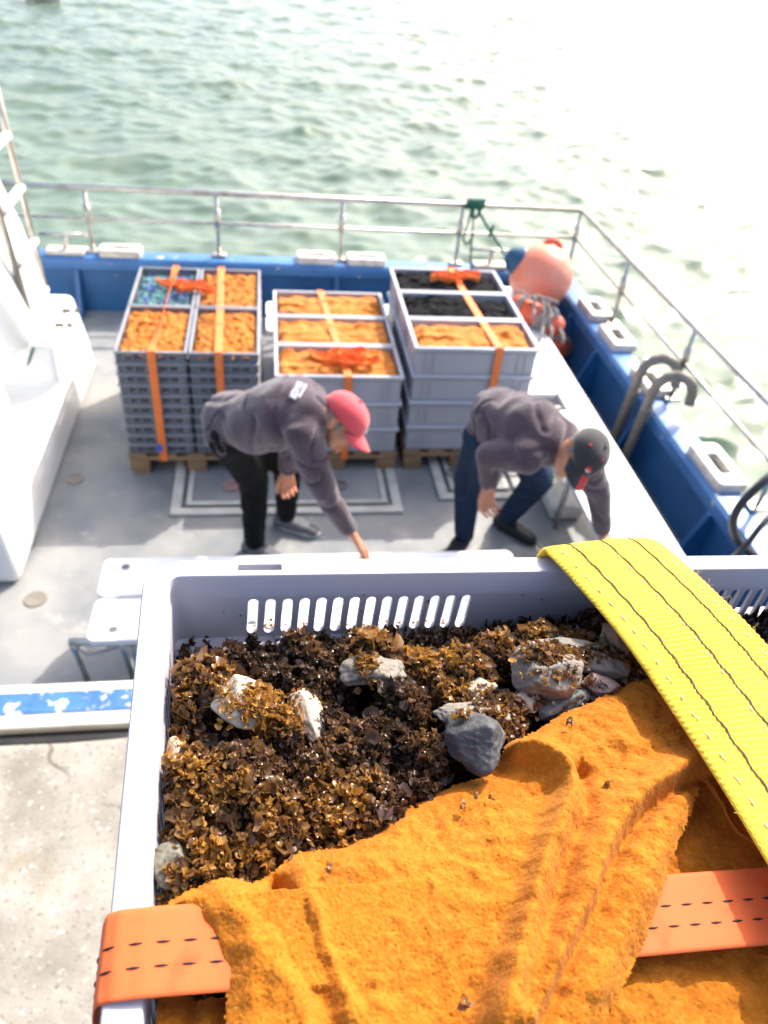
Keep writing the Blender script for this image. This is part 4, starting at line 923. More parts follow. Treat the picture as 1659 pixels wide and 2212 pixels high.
# scraps of weed on the towel
for k, (px, py, s) in enumerate(((1232, 1562, .0035), (1312, 1692, .0032), (1000, 1745, .0030), (1030, 1722, .0022), (1060, 1722, .0022), (712, 1878, .0028), (1000, 2178, .0036), (757, 1901, .0016))):
    a, b = atc(px, py, float(cB(*[np.array(q) for q in atc(px, py, 0)]))); c = float(cB(np.array(a), np.array(b)))
    for _ in range(3): a, b = atc(px, py, c+.006); 
    n = 5; r_ = np.random.default_rng(900+k); P, F, C = blades(a+r_.normal(0, s*.4, n), b+r_.normal(0, s*.4, n), c+.0065+r_.normal(0, .0006, n), np.full(n, s*.6), 2.0, r_, np.full(n, .55+.08*(k % 4)))
    me = np_mesh(cw_np(P), F); ca = me.color_attributes.new('tint', 'FLOAT_COLOR', 'POINT'); ca.data.foreach_set('color', C.astype(np.float32).ravel())
    place = ['under the top towel edge near the sling', 'beside the long roll of the towel', 'largest of three in a row mid towel', 'middle of three in a row mid towel', 'rightmost of three in a row mid towel', 'by the short crease at the towel left', 'near the bottom edge of the photo', 'tiniest, at the left of the towel'][k]
    tag(link('weed_scrap', me, M['weed'], None, cw(a, b, c)), 'brown weed scrap on the orange towel, '+place, 'weed scrap', 'weed scraps on the towel')

# ---------------- orange strap over the crate
def web_mat(name, c1, c2, sx, sy, bstr=.5, dist=.0006, rough=.5, wave=None):
    m, t, p = new_mat(name); uv = t.nodes.new('ShaderNodeUVMap'); sp = t.nodes.new('ShaderNodeSeparateXYZ'); t.links.new(uv.outputs[0], sp.inputs[0])
    def sn(sock, k, ph=None):
        a = t.nodes.new('ShaderNodeMath'); a.operation = 'MULTIPLY'; a.inputs[1].default_value = k; t.links.new(sock, a.inputs[0]); s_ = a.outputs[0]
        if ph is not None:
            q = t.nodes.new('ShaderNodeMath'); q.operation = 'ADD'; t.links.new(s_, q.inputs[0]); t.links.new(ph, q.inputs[1]); s_ = q.outputs[0]
        b = t.nodes.new('ShaderNodeMath'); b.operation = 'SINE'; t.links.new(s_, b.inputs[0]); return b.outputs[0]
    w1 = sn(sp.outputs[1], sy); ml = t.nodes.new('ShaderNodeMath'); ml.operation = 'MULTIPLY'; ml.inputs[1].default_value = 1.6; t.links.new(w1, ml.inputs[0]); w2 = sn(sp.outputs[0], sx, ml.outputs[0])
    ad = t.nodes.new('ShaderNodeMath'); ad.operation = 'MULTIPLY_ADD'; ad.inputs[1].default_value = .6; t.links.new(w2, ad.inputs[0]); t.links.new(w1, ad.inputs[2])
    a = _mix(t, c1, c2, _ramp(t, ad.outputs[0], -1.2, 1.2)); a = _mix(t, a, tuple(q*.62 for q in c1), _ramp(t, _noise(t, 40, 4), .60, .78))
    t.links.new(a, p.inputs['Base Color']); p.inputs['Roughness'].default_value = rough+.25; p.inputs['Specular IOR Level'].default_value = .3; p.inputs['Sheen Weight'].default_value = .05
    b = t.nodes.new('ShaderNodeBump'); b.inputs['Strength'].default_value = bstr; b.inputs['Distance'].default_value = dist; t.links.new(ad.outputs[0], b.inputs['Height']); t.links.new(b.outputs[0], p.inputs['Normal']); return m
M['orange_web'] = web_mat('bright_orange_webbing', (.64, .11, .026), (.68, .13, .034), 2*math.pi/.0010, 2*math.pi/.0013, .15, .0002)
M['yellow_web'] = web_mat('bright_yellow_webbing', (.72, .46, .035), (.77, .52, .05), 2*math.pi/.0014, 2*math.pi/.0048, .35, .0005, .6)
M['black_thread'] = mat('black_thread', (.012, .010, .009), rough=.7)
M['grey_thread'] = mat('dark_grey_thread', (.09, .08, .07), rough=.8)
M['cream_thread'] = mat('cream_thread', (.78, .62, .20), rough=.7)
def catmull(pts, step):
    pts = [np.array(p, float) for p in pts]; out = []; N = len(pts)
    for i in range(N-1):
        p0, p1, p2, p3 = pts[max(i-1, 0)], pts[i], pts[i+1], pts[min(i+2, N-1)]; n = max(2, int(np.linalg.norm(p2-p1)/step))
        for k in range(n):
            t = k/n; out.append(.5*((2*p1)+(p2-p0)*t+(2*p0-5*p1+4*p2-p3)*t*t+(-p0+3*p1-3*p2+p3)*t**3))
    out.append(pts[-1]); return np.array(out)
def band(path, wdir, w, th, step, nt_=40, relief=None, cup=0.0):
    """woven band: path in crate frame; returns sampler S(s, t, h) and mesh with uv (x across, y along) in metres"""
    P = catmull(path, step); Wd = catmull(wdir, step) if len(wdir) == len(path) else None
    n = len(P); u = np.linspace(0, 1, n); k = np.linspace(0, 1, len(Wd)); Wv = np.stack([np.interp(u, k, Wd[:, i]) for i in range(3)], 1)
    T = np.gradient(P, axis=0); ds = np.linalg.norm(T, axis=1); T /= ds[:, None]; s = np.concatenate([[0], np.cumsum(np.linalg.norm(np.diff(P, axis=0), axis=1))])
    Wv -= T*(Wv*T).sum(1)[:, None]; Wv /= np.linalg.norm(Wv, axis=1)[:, None]; Nn = np.cross(Wv, T); Nn *= np.sign(Nn[n//2, 2])
    top = np.linspace(-1, 1, nt_); prof = np.concatenate([top, top[::-1]]); sgn = np.concatenate([np.ones(nt_), -np.ones(nt_)])
    hh = sgn*th/2*np.sqrt(np.clip(1-np.abs(prof)**14, .02, 1))
    V = []
    rel = relief(s[:, None], prof[None, :]*w/2)*(sgn[None, :] > 0) if relief else 0
    H = hh[None, :]+rel+cup*(1-prof[None, :]**2)
    V = P[:, None, :]+Wv[:, None, :]*(prof*w/2)[None, :, None]+Nn[:, None, :]*H[..., None]
    m = len(prof); me = np_mesh(cw_np(V.reshape(-1, 3)), grid_faces(n, m, True))
    UV = np.stack([np.broadcast_to(prof*w/2, (n, m)), np.broadcast_to(s[:, None], (n, m))], -1).reshape(-1, 2)
    uvl = me.uv_layers.new(name='UVMap'); li = np.zeros(len(me.loops), np.int32); me.loops.foreach_get('vertex_index', li); uvl.data.foreach_set('uv', UV[li].astype(np.float32).ravel())
    def S(ss, tt, h=0.0):
        p = np.array([np.interp(ss, s, P[:, i]) for i in range(3)]); a = np.array([np.interp(ss, s, Wv[:, i]) for i in range(3)]); q = np.array([np.interp(ss, s, Nn[:, i]) for i in range(3)])
        r_ = float(relief(np.array([[ss]]), np.array([[tt*w/2]]))[0, 0]) if relief else 0
        p = p+a*tt*w/2+q*(th/2+h+r_+cup*(1-tt*tt)); return cw(*p), a, q
    return me, S, s[-1]
c1 = np.array([*atc(217, 2072, .002)]); c1b = np.array([*atc(300, 2056, .003)]); c2 = np.array([*atc(1430, 1976, .003)]); c3 = np.array([*atc(1659, 1952, .003)]); dr = (c3-c1b)/np.linalg.norm(c3-c1b)
def sp_(a, c): q = c1b+dr*(a-c1b[0])/dr[0]; return (a, q[1], c)
b0_ = sp_(.0, 0)[1]
spath = [(-.022, b0_+.020, -.40), (-.015, b0_+.010, -.20), (-.0065, b0_+.002, -.05), (-.0034, b0_, -.008), sp_(.002, .0008), sp_(.012, .0030), sp_(.03, .0036), sp_(.10, .002), sp_(.18, .0), sp_(.30, .0015), sp_(.42, .002), sp_(.57, .003), sp_(.598, .001), sp_(.6035, -.01), sp_(.6035, -.2)]
pn = (-dr[1], dr[0]); swd = [(0, 1, 0)]*4+[(pn[0], pn[1], 0)]*11
sme, SS, sl_ = band(spath, swd, .0405, .0014, .0012, 24)
so = thing('ratchet_strap', 'wide orange strap with two black dashed stitch lines across the foreground crate and towel', 'strap', cw(0, b0_, 0)); link('webbing', sme, M['orange_web'], so)
for tt in (-.16, .36):
    b = MB(); s_ = .30
    while s_ < sl_-.1:
        pts = [SS(s_+k*.0016, tt, .0001)[0] for k in range(5)]; b.tube(pts, [.0002, .00055, .0007, .00055, .0002], 6); s_ += .0125
    b.build('stitching', M['black_thread'], so)

# ---------------- yellow lifting sling
sling = thing('lifting_sling', 'wide bright yellow lifting sling with dark stitch lines laid over the crate corner', 'sling', cw(.33, .0, 0))
LE = [((1197, 1203), .010), ((1245, 1262), .013), ((1345, 1381), .017), ((1450, 1532), .021), ((1560, 1702), .025), ((1659, 1866), .028)]
WS = .114; lp = [np.array([*atc(*p, c), c]) for p, c in LE]
dirs = [lp[min(i+1, 5)]-lp[max(i-1, 0)] for i in range(6)]; cent = []
for p, d in zip(lp, dirs):
    q = np.array([-d[1], d[0], 0]); q /= np.linalg.norm(q); q = q if q[0] > 0 else -q; q[2] = -.02; cent.append((p+q*WS/2, q))
e0 = cent[0][0]; q0 = cent[0][1]; ca = e0[0]
dd = cent[1][0]-cent[0][0]; dd /= np.linalg.norm(dd[:2])
ext = cent[-1][0]-cent[-2][0]
path = [(ca-.012, -.0100, -.30), (ca-.010, -.0095, -.12), (ca-.008, -.0090, -.03), (ca-.006, -.0070, .000), (ca-.004, .0010, .0082)]+[tuple(c) for c, q in cent[1:]]+[tuple(cent[-1][0]+ext), tuple(cent[-1][0]+ext*2.2)]
wdirs = [(1, .02, 0)]*4+[(1, .05, 0)]+[tuple(q) for c, q in cent[1:]]+[tuple(cent[-1][1])]*2
def relief(s, t):
    r = .00042*np.sin(2*math.pi*s/.0048+1.2*np.sin(t*90)+.6*np.sin(s*40))*(1+.4*np.sin(s*31+t*20))
    r = r+.00010*np.sin(2*math.pi*t/.0034+2.0*np.sin(2*math.pi*s/.0048))
    for t0 in (-.56, -.02, .50): r = r-.0009*np.exp(-((t-t0*WS/2)/.0020)**2)
    return r+.0006*np.sin(t*62+.8)
yme, YS, yl = band(path, wdirs, WS, .0068, .0007, 110, relief, .0022)
link('webbing', yme, M['yellow_web'], sling)
for tt in (-.56, -.02, .50):
    b = MB(); s_ = .26; pts = []
    while s_ < yl-.02: pts.append(YS(s_, tt+.012*math.sin(s_*2*math.pi/.021), .0009)[0]); s_ += .0018
    b.tube(pts, .00062, 6); b.build('stitching', M['grey_thread'], sling)
for tt in (-.82, -.08, .16+.6):
    b = MB(); s_ = .262
    while s_ < yl-.03:
        pts = [YS(s_+k*.0022, tt+.014*k/4-.006, .0002-.0003*abs(k-2)/2)[0] for k in range(5)]; b.tube(pts, [.0002, .0008, .0010, .0007, .0002], 6); s_ += .0165
    b.build('dash_stitching', M['cream_thread'], sling)
fr_ = random.Random(4); b = MB()
for k in range(46):
    side = -1 if k % 2 else 1; s_ = fr_.uniform(.285, .60); o, a_, q_ = YS(s_, side*.985, -.003); L = fr_.uniform(.003, .008)
    if k < 10: s_ = .298+.004*k; side = -1; o, a_, q_ = YS(s_, side*.985, -.002)
    a_w = Vector(CR @ Vector(a_)); q_w = Vector(CR @ Vector(q_)); v = Vector((fr_.gauss(0, .4), fr_.gauss(0, .4), fr_.gauss(0, .4)))
    b.tube([o, o+a_w*side*L*.4+q_w*L*.2+v*L*.15, o+a_w*side*L*.6+q_w*L*.6+v*L*.5, o+a_w*side*L*.4+q_w*L*.8+v*L*.9], .00013, 4, False)
b.build('frayed_fibre', M['cream_thread'], sling)

# ================================================================== PEOPLE
def capsule(mb, p0, r0, p1, r1, n=14, m=5):
    p0, p1 = Vector(p0), Vector(p1); d = p1-p0; L = d.length; ax = d/L if L > 1e-6 else Vector((0, 0, 1)); q = ax.to_track_quat('Z', 'Y').to_matrix(); V = []
    prof = [(r0*math.cos(t), r0*math.sin(t)) for t in [-math.pi/2*(1-k/m)*.999 for k in range(m)]]+[(r0, 0)]
    prof += [(r1, L)]+[(r1*math.cos(t), L+r1*math.sin(t)) for t in [math.pi/2*k/m*.999 for k in range(1, m+1)]]
    for r, h in prof:
        for k in range(n): V.append(q @ Vector((r*math.cos(2*math.pi*k/n), r*math.sin(2*math.pi*k/n), h))+p0)
    mb.add(V, [tuple(int(x) for x in f) for f in grid_faces(len(prof), n, True)]+[tuple(range(n))[::-1], tuple((len(prof)-1)*n+k for k in range(n))], True)
def ellip(mb, c, rad3, R=I3, n=20):
    V = []; m = 12
    for i in range(m+1):
        t = -math.pi/2+math.pi*i/m
        for k in range(n): V.append(R @ Vector((rad3[0]*math.cos(t)*math.cos(2*math.pi*k/n)*1.0001, rad3[1]*math.cos(t)*math.sin(2*math.pi*k/n), rad3[2]*math.sin(t)))+Vector(c))
    V = [v for v in V]; mb.add(V, [tuple(int(x) for x in f) for f in grid_faces(m+1, n, True)], True)
def blob(name, mb, vox, m, parent, smooth=6, wrinkle=0, wsc=14, wdir=None, seed=0):
    me0 = mb.mesh()
    bm = bmesh.new(); bm.from_mesh(me0); bmesh.ops.remove_doubles(bm, verts=bm.verts, dist=1e-5); bmesh.ops.recalc_face_normals(bm, faces=bm.faces); bm.to_mesh(me0); bm.free()
    def mods(o):
        r = o.modifiers.new('r', 'REMESH'); r.mode = 'VOXEL'; r.voxel_size = vox
        s = o.modifiers.new('s', 'SMOOTH'); s.factor = .6; s.iterations = smooth
    me = evaluated(me0, mods)
    n = len(me.vertices); co = np.zeros(n*3, np.float32); me.vertices.foreach_get('co', co); co = co.reshape(-1, 3); no = np.zeros(n*3, np.float32); me.vertices.foreach_get('normal', no); no = no.reshape(-1, 3)
    if wrinkle:
        w = vnoise(co+.05*np.stack([vnoise(co, 9, 3)]*3, 1), wsc, seed); w2 = vnoise(co*np.array([1, 1, .6]), wsc*2.3, seed+7)
        co = co+no*(wrinkle*(-np.exp(-(w/.10)**2)*.8+.30*w2))[:, None].astype(np.float32); me.vertices.foreach_set('co', co.ravel())
    me.polygons.foreach_set('use_smooth', np.ones(len(me.polygons), bool)); me.update(); return link(name, me, m, parent)
def hand(mb, wrist, d, palm_n, curl=.5, thumb_side=1, s=1.0, spread=.10, reach=1.0):
    """palm and five separate fingers; d = pointing direction, palm_n = palm normal (fingers curl towards it)"""
    d = Vector(d).normalized(); pn = Vector(palm_n); pn = (pn-d*pn.dot(d)).normalized(); sd_ = d.cross(pn)*thumb_side; w = Vector(wrist)
    for k, off in enumerate((-.030, -.010, .011, .031)):      # palm as four rays growing to the knuckles
        capsule(mb, w+sd_*off*.55*s, .0155*s, w+d*.082*s+sd_*off*s, .0125*s, 10, 3)
    lens = ((.026, .021, .017), (.034, .026, .019), (.037, .029, .020), (.033, .025, .019))
    for k, (off, L3_) in enumerate(zip((-.033, -.011, .011, .033), lens)):
        p = w+d*.086*s+sd_*off*s; ang = .15+curl*(.5+.1*(3-k)); dirv = (d+sd_*spread*(off/.03)).normalized(); r = .0098*s
        for j, L in enumerate(L3_):
            dv = (dirv*math.cos(ang)+pn*math.sin(ang)).normalized(); q = p+dv*L*s*1.05; capsule(mb, p, r, q, r*.90, 9, 3); p = q; r *= .90; ang += curl*(.75 if j == 0 else .5)
    p = w+d*.022*s+sd_*.030*s; r = .0135*s; ang = .75
    for L in (.034, .030, .024):
        dv = (sd_*math.cos(ang)*.9+d*math.sin(ang)+pn*curl*.5).normalized(); q = p+dv*L*s; capsule(mb, p, r, q, r*.86, 9, 3); p = q; r *= .86; ang += .38
class Head:
    def __init__(s, c, F, U):
        K = Matrix((RR, UU, -_f)).transposed(); F = K @ Vector(F); U = K @ Vector(U)      # F and U are given right / up / towards the viewer
        s.c = Vector(c); s.F = Vector(F).normalized(); s.U = (U-s.F*U.dot(s.F)).normalized(); s.S = s.F.cross(s.U); s.R = Matrix((s.S, s.F, s.U)).transposed()
    def p(s, x, y, z): return s.c+s.R @ Vector((x, y, z))
    def add(s, mb):
        ellip(mb, s.p(0, -.012, .030), (.077, .096, .082), s.R); ellip(mb, s.p(0, .022, -.020), (.064, .070, .085), s.R)
        capsule(mb, s.p(-.032, .045, -.085), .026, s.p(.032, .045, -.085), .026); ellip(mb, s.p(0, .070, -.098), (.024, .022, .020), s.R)     # jaw, chin
        capsule(mb, s.p(0, .088, .014), .008, s.p(0, .110, -.026), .014); ellip(mb, s.p(0, .100, -.030), (.018, .012, .010), s.R)      # nose
        capsule(mb, s.p(-.040, .080, .024), .011, s.p(.040, .080, .024), .011)                                                       # brow
        capsule(mb, s.p(-.020, .086, -.058), .0085, s.p(.020, .086, -.058), .0085); capsule(mb, s.p(-.016, .083, -.070), .009, s.p(.016, .083, -.070), .009)
        for e in (-1, 1):
            ellip(mb, s.p(e*.046, .062, -.018), (.022, .024, .022), s.R)                                                              # cheek
            ellip(mb, s.p(e*.080, -.012, -.012), (.011, .020, .033), s.R); ellip(mb, s.p(e*.084, -.020, .008), (.009, .014, .014), s.R)
    def cap(s, parent, m, logo):
        """baseball cap: crown with a button and a curved bill"""
        b = MB(); V = []; n = 36; mm = 12
        for i in range(mm+1):
            t = math.pi/2*i/mm
            for k in range(n):
                a = 2*math.pi*k/n; seam = 1+.010*math.cos(6*a); z = .022+.092*math.sin(t)+(.004*math.cos(2*a) if i < 3 else 0)
                V.append(s.p(.090*math.cos(t)**.72*math.cos(a)*seam, -.008+.110*math.cos(t)**.72*math.sin(a)*seam, z-.008*math.sin(a)*0))
        b.add(V, [tuple(int(x) for x in f) for f in grid_faces(mm+1, n, True)], True); capsule(b, s.p(0, -.008, .113), .007, s.p(0, -.008, .118), .006, 8, 3)
        def mods(o): q = o.modifiers.new('s', 'SOLIDIFY'); q.thickness = .004; q.offset = 1
        c = link('cap', evaluated(b.mesh(), mods), m, parent)
        V = []; nu, nv = 17, 8
        for j in range(nv):
            v = j/(nv-1)
            for i in range(nu):
                u = -1+2*i/(nu-1); a = u*1.02; y0 = -.008+.108*math.cos(a); x = .086*math.sin(a)*(1-.06*v); y = y0+v*(.078*math.sqrt(max(0, 1-.55*u*u)))
                V.append(s.p(x, y, .026-.022*(u*u)-.016*v-.006*v*v))
        bb = MB(); bb.add(V, [tuple(int(x) for x in f) for f in grid_faces(nv, nu)], True)
        def mods2(o): q = o.modifiers.new('s', 'SOLIDIFY'); q.thickness = .004; q.offset = 0
        bill = link('bill', evaluated(bb.mesh(), mods2), m, c)
        return c, bill
    def on_crown(s, az, el, lift=.006):
        """point and frame on the crown: az from forward (+right), el up"""
        t = el; a = math.pi/2-az; x, y, z = .090*math.cos(t)**.72*math.cos(a), -.008+.110*math.cos(t)**.72*math.sin(a), .022+.092*math.sin(t)
        nrm = Vector((x/.0081, (y+.008)/.0121, (z-.022)/.0085)).normalized(); return s.p(x, y, z)+(s.R @ nrm)*lift, s.R @ nrm
    def hair(s, parent):
        b = MB(); ellip(b, s.p(0, -.030, .006), (.082, .085, .070), s.R); ellip(b, s.p(0, -.050, -.035), (.062, .055, .048), s.R)
        for e in (-1, 1): capsule(b, s.p(e*.076, .022, .012), .008, s.p(e*.073, .030, -.020), .005, 8, 3)
        return blob('hair', b, .005, M['hair'], parent, 3, .0015, 60)
def decal(name, c, nrm, up, shapes, m, parent, th=.0015):
    """flat print: 2D polygons in the plane through c"""
    nrm = Vector(nrm).normalized(); up = Vector(up); up = (up-nrm*up.dot(nrm)).normalized(); x = up.cross(nrm); R = Matrix((x, up, nrm)).transposed(); b = MB()
    for sh in shapes: b.prism(sh, th, R, c)
    return b.build(name, m, parent)
def rect(x0, y0, x1, y1, sk=0): return [(x0, y0), (x1, y0), (x1+sk, y1), (x0+sk, y1)]
def shoe(name, heel, toe, m, sole_m, parent, w=.048):
    h, t = Vector(heel), Vector(toe); d = (t-h); L = d.length; d.normalize(); s_ = Vector((0, 0, 1)).cross(d); b = MB()
    for o_, r in ((-.014, .034), (.014, .034)):
        capsule(b, h+d*.035+s_*o_+Vector((0, 0, .038)), r, h+d*L*.55+s_*o_+Vector((0, 0, .040)), r*1.05); capsule(b, h+d*L*.5+s_*o_+Vector((0, 0, .038)), r*1.05, h+d*(L-.035)+s_*o_*.8+Vector((0, 0, .030)), r*.80)
    capsule(b, h+d*.045+Vector((0, 0, .05)), .038, h+d*.055+Vector((0, 0, .105)), .042); o = blob(name, b, .006, m, parent, 4)
    P = []
    for k in range(24):
        a = 2*math.pi*k/24; x = math.cos(a); y = math.sin(a); P.append((L/2*x*1.02+0, (w*(1+.10*x)-(.006 if abs(x) < .4 else 0))*y*(1 if abs(y) < .99 else .98)))
    R = Matrix((d, s_, Vector((0, 0, 1)))).transposed(); bb = MB(); bb.prism(P, .024, R, (h+t)/2+Vector((0, 0, .003))); 
    def mods(q): m_ = q.modifiers.new('b', 'BEVEL'); m_.width = .006; m_.segments = 3; m_.limit_method = 'ANGLE'
    link('sole', evaluated(bb.mesh(), mods), sole_m, o); return o

def person1():
    t = thing('person', 'man in plum grey fleece, black trousers and red cap, bending to reach the bench', 'person', (.0, 3.25, 0))
    A = at; anN, knN, hiN = A(550, 1165, z=.10), A(548, 1035, z=.50), A(495, 940, z=.86)
    anF, knF, hiF = A(618, 1108, z=.10), A(622, 1010, z=.50), A(530, 890, z=.90)
    hip = (hiN+hiF)/2; neck = A(688, 892, z=1.16); chest = A(628, 888, z=1.12); waist = A(560, 905, z=1.00)
    shN, elN, wrN = A(652, 935, z=1.12), A(695, 1052, z=.86), A(757, 1148, z=.60)
    shF, elF, wrF = A(668, 860, z=1.10), A(632, 955, z=.84), A(620, 1018, z=.64)
    H = Head(A(738, 910, z=1.13), (.64, -.76, .0), (.70, .60, .36))
    jn = H.p(0, -.035, -.085)
    b = MB()                                                     # one continuous body under the clothes
    H.add(b); capsule(b, jn, .054, neck, .060)
    for q0, r0, q1, r1 in ((neck, .07, chest, .12), (chest, .13, waist, .115), (waist, .115, hip, .13), (shN, .05, shF, .05), (hiN, .09, hiF, .09), (hiN, .08, knN, .055), (knN, .055, anN, .038), (hiF, .08, knF, .055), (knF, .055, anF, .038),
                           (shN, .048, elN, .038), (elN, .038, wrN, .027), (shF, .048, elF, .038), (elF, .038, wrF, .027), (anN, .034, anN+Vector((.02, -.01, -.055)), .024), (anF, .034, anF+Vector((.02, -.01, -.055)), .024)): capsule(b, q0, r0, q1, r1)
    dN = (A(785, 1188, z=.50)-wrN); hand(b, wrN+dN.normalized()*.01, dN, (-.2, -.3, -.9), .30, -1, 1.38, .25)
    dF = Vector((.02, -.10, -1)); hand(b, wrF, dF, (.25, -1, -.1), 1.0, 1, 1.0)
    blob('body', b, .0055, M['skin'], t, 2)
    j = MB(); lat = (hiN-hiF).normalized()
    for q0, r0, q1, r1 in ((hiN+Vector((-.01, 0, .0)), .115, hiF+Vector((0, 0, .0)), .115), (hip+Vector((-.035, .0, .02)), .14, waist, .140), (waist, .15, chest, .15), (chest, .145, neck-Vector((.04, 0, 0)), .10), (waist+lat*.05, .135, chest+lat*.05, .135), (waist-lat*.05, .13, chest-lat*.05, .135), (chest+lat*.06, .13, neck+lat*.03-Vector((.03, 0, .02)), .095), (chest-lat*.06, .13, neck-lat*.03-Vector((.03, 0, .02)), .095),
                           (shN, .085, shF, .085), (neck-Vector((.05, 0, .01)), .085, neck, .068), (shN, .084, elN, .066), (elN, .066, elN.lerp(wrN, .9), .048), (shF, .082, elF, .064), (elF, .064, elF.lerp(wrF, .86), .050)): capsule(j, q0, r0, q1, r1)
    jk = blob('fleece_jacket', j, .009, M['jacket'], t, 26, .013, 7, seed=2)
    c = MB(); capsule(c, neck-Vector((.012, 0, .0)), .073, neck+(jn-neck)*.42, .064); blob('collar', c, .006, M['collar'], t, 2)
    tr = MB()
    for q0, r0, q1, r1 in ((hiN, .120, hiF, .120), (hiN, .112, knN, .082), (knN, .082, anN+Vector((0, 0, -.005)), .058), (hiF, .112, knF, .080), (knF, .080, anF+Vector((0, 0, -.005)), .058)): capsule(tr, q0, r0, q1, r1)
    blob('trousers', tr, .009, M['trouser_black'], t, 12, .009, 14, seed=5)
    shoe('shoe', anN+Vector((-.065, .045, -anN.z)), anN+Vector((.17, -.12, -anN.z)), M['shoe_grey'], M['sole'], t)
    shoe('shoe', anF+Vector((-.07, .035, -anF.z)), anF+Vector((.19, -.10, -anF.z)), M['shoe_grey'], M['sole'], t)
    cap_, bill = H.cap(t, M['cap_red'], None); H.hair(t)
    p, nr = H.on_crown(.0, .30); decal('badge', p, nr, H.U, [rect(-.012, -.009, .012, .002), rect(-.008, .003, .009, .008)], M['white_print'], cap_)
    for e in (-1, 1): ellip(eb := MB(), H.p(e*.031, .082, .006), (.010, .006, .005), H.R, 10); eb.build('eye', M['collar'], t)
    # white back print: a row of small letters over a thin line
    bc_ = A(648, 842, z=1.235); return t, jk, H, (neck, chest, lat)
def person2():
    t = thing('person', 'man in plum grey fleece, navy jeans and black cap, leaning on the long white table', 'person', (1.2, 3.2, 0))
    A = at; anN, knN, hiN = A(1003, 1148, z=.10), A(1012, 1035, z=.50), A(1048, 945, z=.84)
    anF, knF, hiF = A(1098, 1112, z=.10), A(1165, 1035, z=.46), A(1100, 925, z=.82)
    hip = (hiN+hiF)/2; neck = A(1222, 945, z=1.05); chest = A(1150, 930, z=1.05); waist = A(1085, 905, z=.98)
    shN, elN, wrN = A(1140, 985, z=1.02), A(1060, 985, z=.93), A(1056, 1050, z=.77)
    shF, elF, wrF = A(1262, 990, z=.99), A(1293, 1070, z=.76), A(1303, 1148, z=.53)
    H = Head(A(1258, 983, z=1.09), (-.30, -.84, .40), (.58, .14, .80))
    jn = H.p(0, -.030, -.090)
    b = MB(); H.add(b); capsule(b, jn, .054, neck, .062)
    for q0, r0, q1, r1 in ((neck, .07, chest, .12), (chest, .13, waist, .115), (waist, .115, hip, .13), (shN, .05, chest, .08), (shF, .05, chest, .08), (hiN, .09, hiF, .09), (hiN, .08, knN, .055), (knN, .055, anN, .038), (hiF, .08, knF, .055), (knF, .055, anF, .038),
                           (shN, .048, elN, .038), (elN, .038, wrN, .027), (shF, .048, elF, .038), (elF, .038, wrF, .027), (anN, .034, anN+Vector((-.01, -.01, -.055)), .024), (anF, .034, anF+Vector((.01, -.01, -.055)), .024)): capsule(b, q0, r0, q1, r1)
    hand(b, wrN, (.03, -.05, -1), (.4, -.9, 0), .9, 1, 1.05)
    hand(b, wrF+Vector((0, 0, -.03)), (.55, -.25, -.42), (0, 0, -1), .12, 1, 1.05)
    blob('body', b, .0055, M['skin'], t, 2)
    j = MB(); lat = Vector((.25, -.95, .0)).normalized()
    for q0, r0, q1, r1 in ((hiN+Vector((0, 0, .04)), .110, hiF+Vector((0, 0, .05)), .115), (hip+Vector((0, 0, .05)), .15, waist, .15), (waist, .155, chest, .155), (chest, .15, neck-Vector((.05, 0, .0)), .10), (waist+lat*.04, .135, chest+lat*.07, .13), (waist-lat*.05, .135, chest-lat*.06, .135), (chest-lat*.05, .13, neck-lat*.02-Vector((.02, 0, 0)), .09), (chest, .13, shF-Vector((.03, 0, 0)), .085), (chest+lat*.06, .12, neck-Vector((.04, 0, .03)), .085),
                           (shN, .084, chest, .11), (chest, .10, shF, .082), (shN, .084, elN, .074), (elN, .072, elN.lerp(wrN, .85), .052), (shF, .080, elF, .064), (elF, .062, elF.lerp(wrF, .92), .046), (neck-Vector((.05, 0, 0)), .085, neck, .07)): capsule(j, q0, r0, q1, r1)
    jk = blob('fleece_jacket', j, .009, M['jacket'], t, 24, .014, 8, seed=11)
    c = MB(); capsule(c, neck-Vector((.012, 0, .0)), .074, neck+(jn-neck)*.40, .064); blob('collar', c, .006, M['collar'], t, 2)
    tr = MB()
    for q0, r0, q1, r1 in ((hiN, .118, hiF, .118), (hiN, .105, knN, .080), (knN, .080, anN+Vector((0, 0, -.005)), .060), (hiF, .108, knF, .085), (knF, .085, anF+Vector((0, 0, -.005)), .060)): capsule(tr, q0, r0, q1, r1)
    blob('jeans', tr, .009, M['trouser_blue'], t, 12, .009, 14, seed=15)
    shoe('shoe', anN+Vector((.05, .07, -anN.z)), anN+Vector((-.12, -.16, -anN.z)), M['shoe_black'], M['shoe_black'], t)
    shoe('shoe', anF+Vector((-.06, .055, -anF.z)), anF+Vector((.14, -.17, -anF.z)), M['shoe_black'], M['shoe_black'], t)
    cap_, bill = H.cap(t, M['cap_black'], None); H.hair(t)
    p, nr = H.on_crown(.10, .42); decal('emblem', p, nr, H.U, [[(.012*math.cos(q), .010*math.sin(q)) for q in [i*.5236 for i in range(12)]]], M['white_print'], cap_)
    decal('emblem', p+(H.U*.010+H.S*.006), nr, H.U, [[(.015*math.cos(q), .009*math.sin(q)) for q in [i*.5236 for i in range(12)]]], M['red_print'], cap_)
    for az, el in ((1.3, .9), (-.2, 1.15)): p, nr = H.on_crown(az, el); decal('eyelet', p, nr, H.U, [[(.006*math.cos(q), .006*math.sin(q)) for q in [i*.7854 for i in range(8)]]], M['red_print'], cap_)
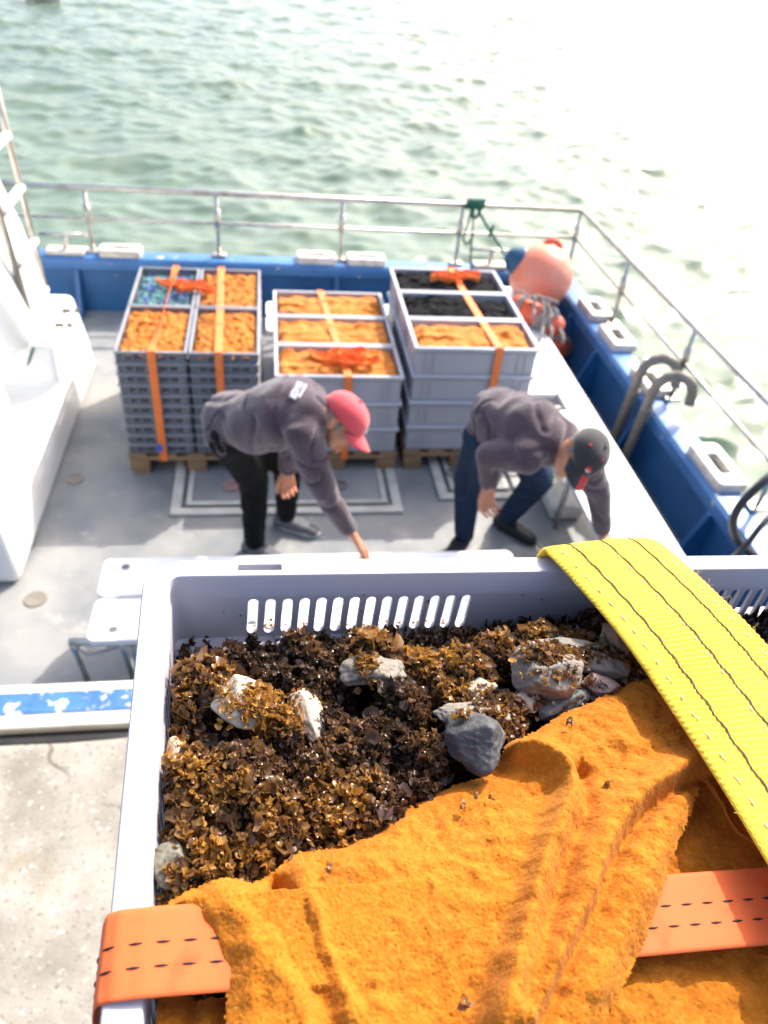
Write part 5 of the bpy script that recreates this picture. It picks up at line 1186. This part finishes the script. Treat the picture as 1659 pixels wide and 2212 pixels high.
    for xc in (-.036, -.010):
        V = []
        for j_ in range(9):
            v = .08+.92*j_/8
            for xx in (xc-.0085, xc+.0085):
                u = xx/.086; a = math.asin(u)/1.02; y0 = -.008+.108*math.cos(math.asin(u)); V.append(H.p(xx, y0+v*.078*math.sqrt(1-.55*a*a), .0295-.022*a*a-.016*v-.006*v*v))
        b = MB(); b.add(V, [tuple(int(q) for q in f) for f in grid_faces(9, 2)]); link('stripe', evaluated(b.mesh(), lambda o: setattr(o.modifiers.new('s', 'SOLIDIFY'), 'thickness', .002)), M['red_print'], bill)
    for e in (-1, 1): ellip(eb := MB(), H.p(e*.031, .082, .006), (.010, .006, .005), H.R, 10); eb.build('eye', M['collar'], t)
    return t, jk, H
def print_on(jk, px, py, ang, w, h, parent, faint=False):
    """letters and underline printed on the back of the jacket, laid on the surface the photo shows there"""
    o = Vector((0, 0, CAMH)); v = at(px, py, z=.5)-o; v.normalize()
    mw = ORG[jk.name]; ok, loc, nr, _ = jk.ray_cast(o-mw, v)
    if not ok: return
    p = loc+mw; n = nr.normalized(); r_ = at(px+10*math.cos(ang), py-10*math.sin(ang), z=1.2)-at(px, py, z=1.2); x = (r_-n*r_.dot(n)).normalized(); y = n.cross(x)
    R = Matrix((x, y, n)).transposed(); b = MB(); L = w/5
    gl = [[[(.1, 0), (.3, 0), (.6, 1), (.4, 1)], [(.6, 1), (.4, 1), (.7, 0), (.9, 0)]], [[(.1, 0), (.85, 0), (.85, .25), (.1, .25)], [(.1, .75), (.85, .75), (.85, 1), (.1, 1)], [(.1, .2), (.3, .2), (.85, .8), (.6, .8)]], [[(.4, 0), (.6, 0), (.3, 1), (.08, 1)], [(.4, 0), (.6, 0), (.92, 1), (.7, 1)]], [[(.35, 0), (.65, 0), (.65, 1), (.35, 1)]], [[(.1, 0), (.3, 0), (.3, 1), (.1, 1)], [(.7, 0), (.9, 0), (.9, 1), (.7, 1)], [(.3, 1), (.1, 1), (.7, 0), (.9, 0)]]]
    for i, g_ in enumerate(gl):
        for q in g_: b.prism([(-w/2+(i+u_)*L, v_*h-h*.1) for u_, v_ in q], .012, R, p+n*-.004)
    b.prism(rect(-w*.35, -h*.55, w*.5, -h*.38), .012, R, p-n*.004)
    b.build('back_print', M['white_print'], jk)
t1, jk1, H1, _x = person1(); t2, jk2, H2 = person2()
bpy.context.view_layer.update()
print_on(jk1, 646, 846, rad(52), .095, .030, t1); print_on(jk2, 1222, 898, rad(-18), .095, .022, t2)

# small tan float drifting at the top left edge of the view
fp = at(93, 1, z=-.72); fb2 = MB(); fb2.box(fp+Vector((0, 0, .25)), (1.1, .5, .55), _rot(.3, .1, 0), .08); fb2.box(fp+Vector((.1, 0, .58)), (.5, .3, .12), _rot(.3, .1, 0), .03)
tag(fb2.build('float', M['pad'], None, fp), 'small tan float on the water at the top left edge', 'float')
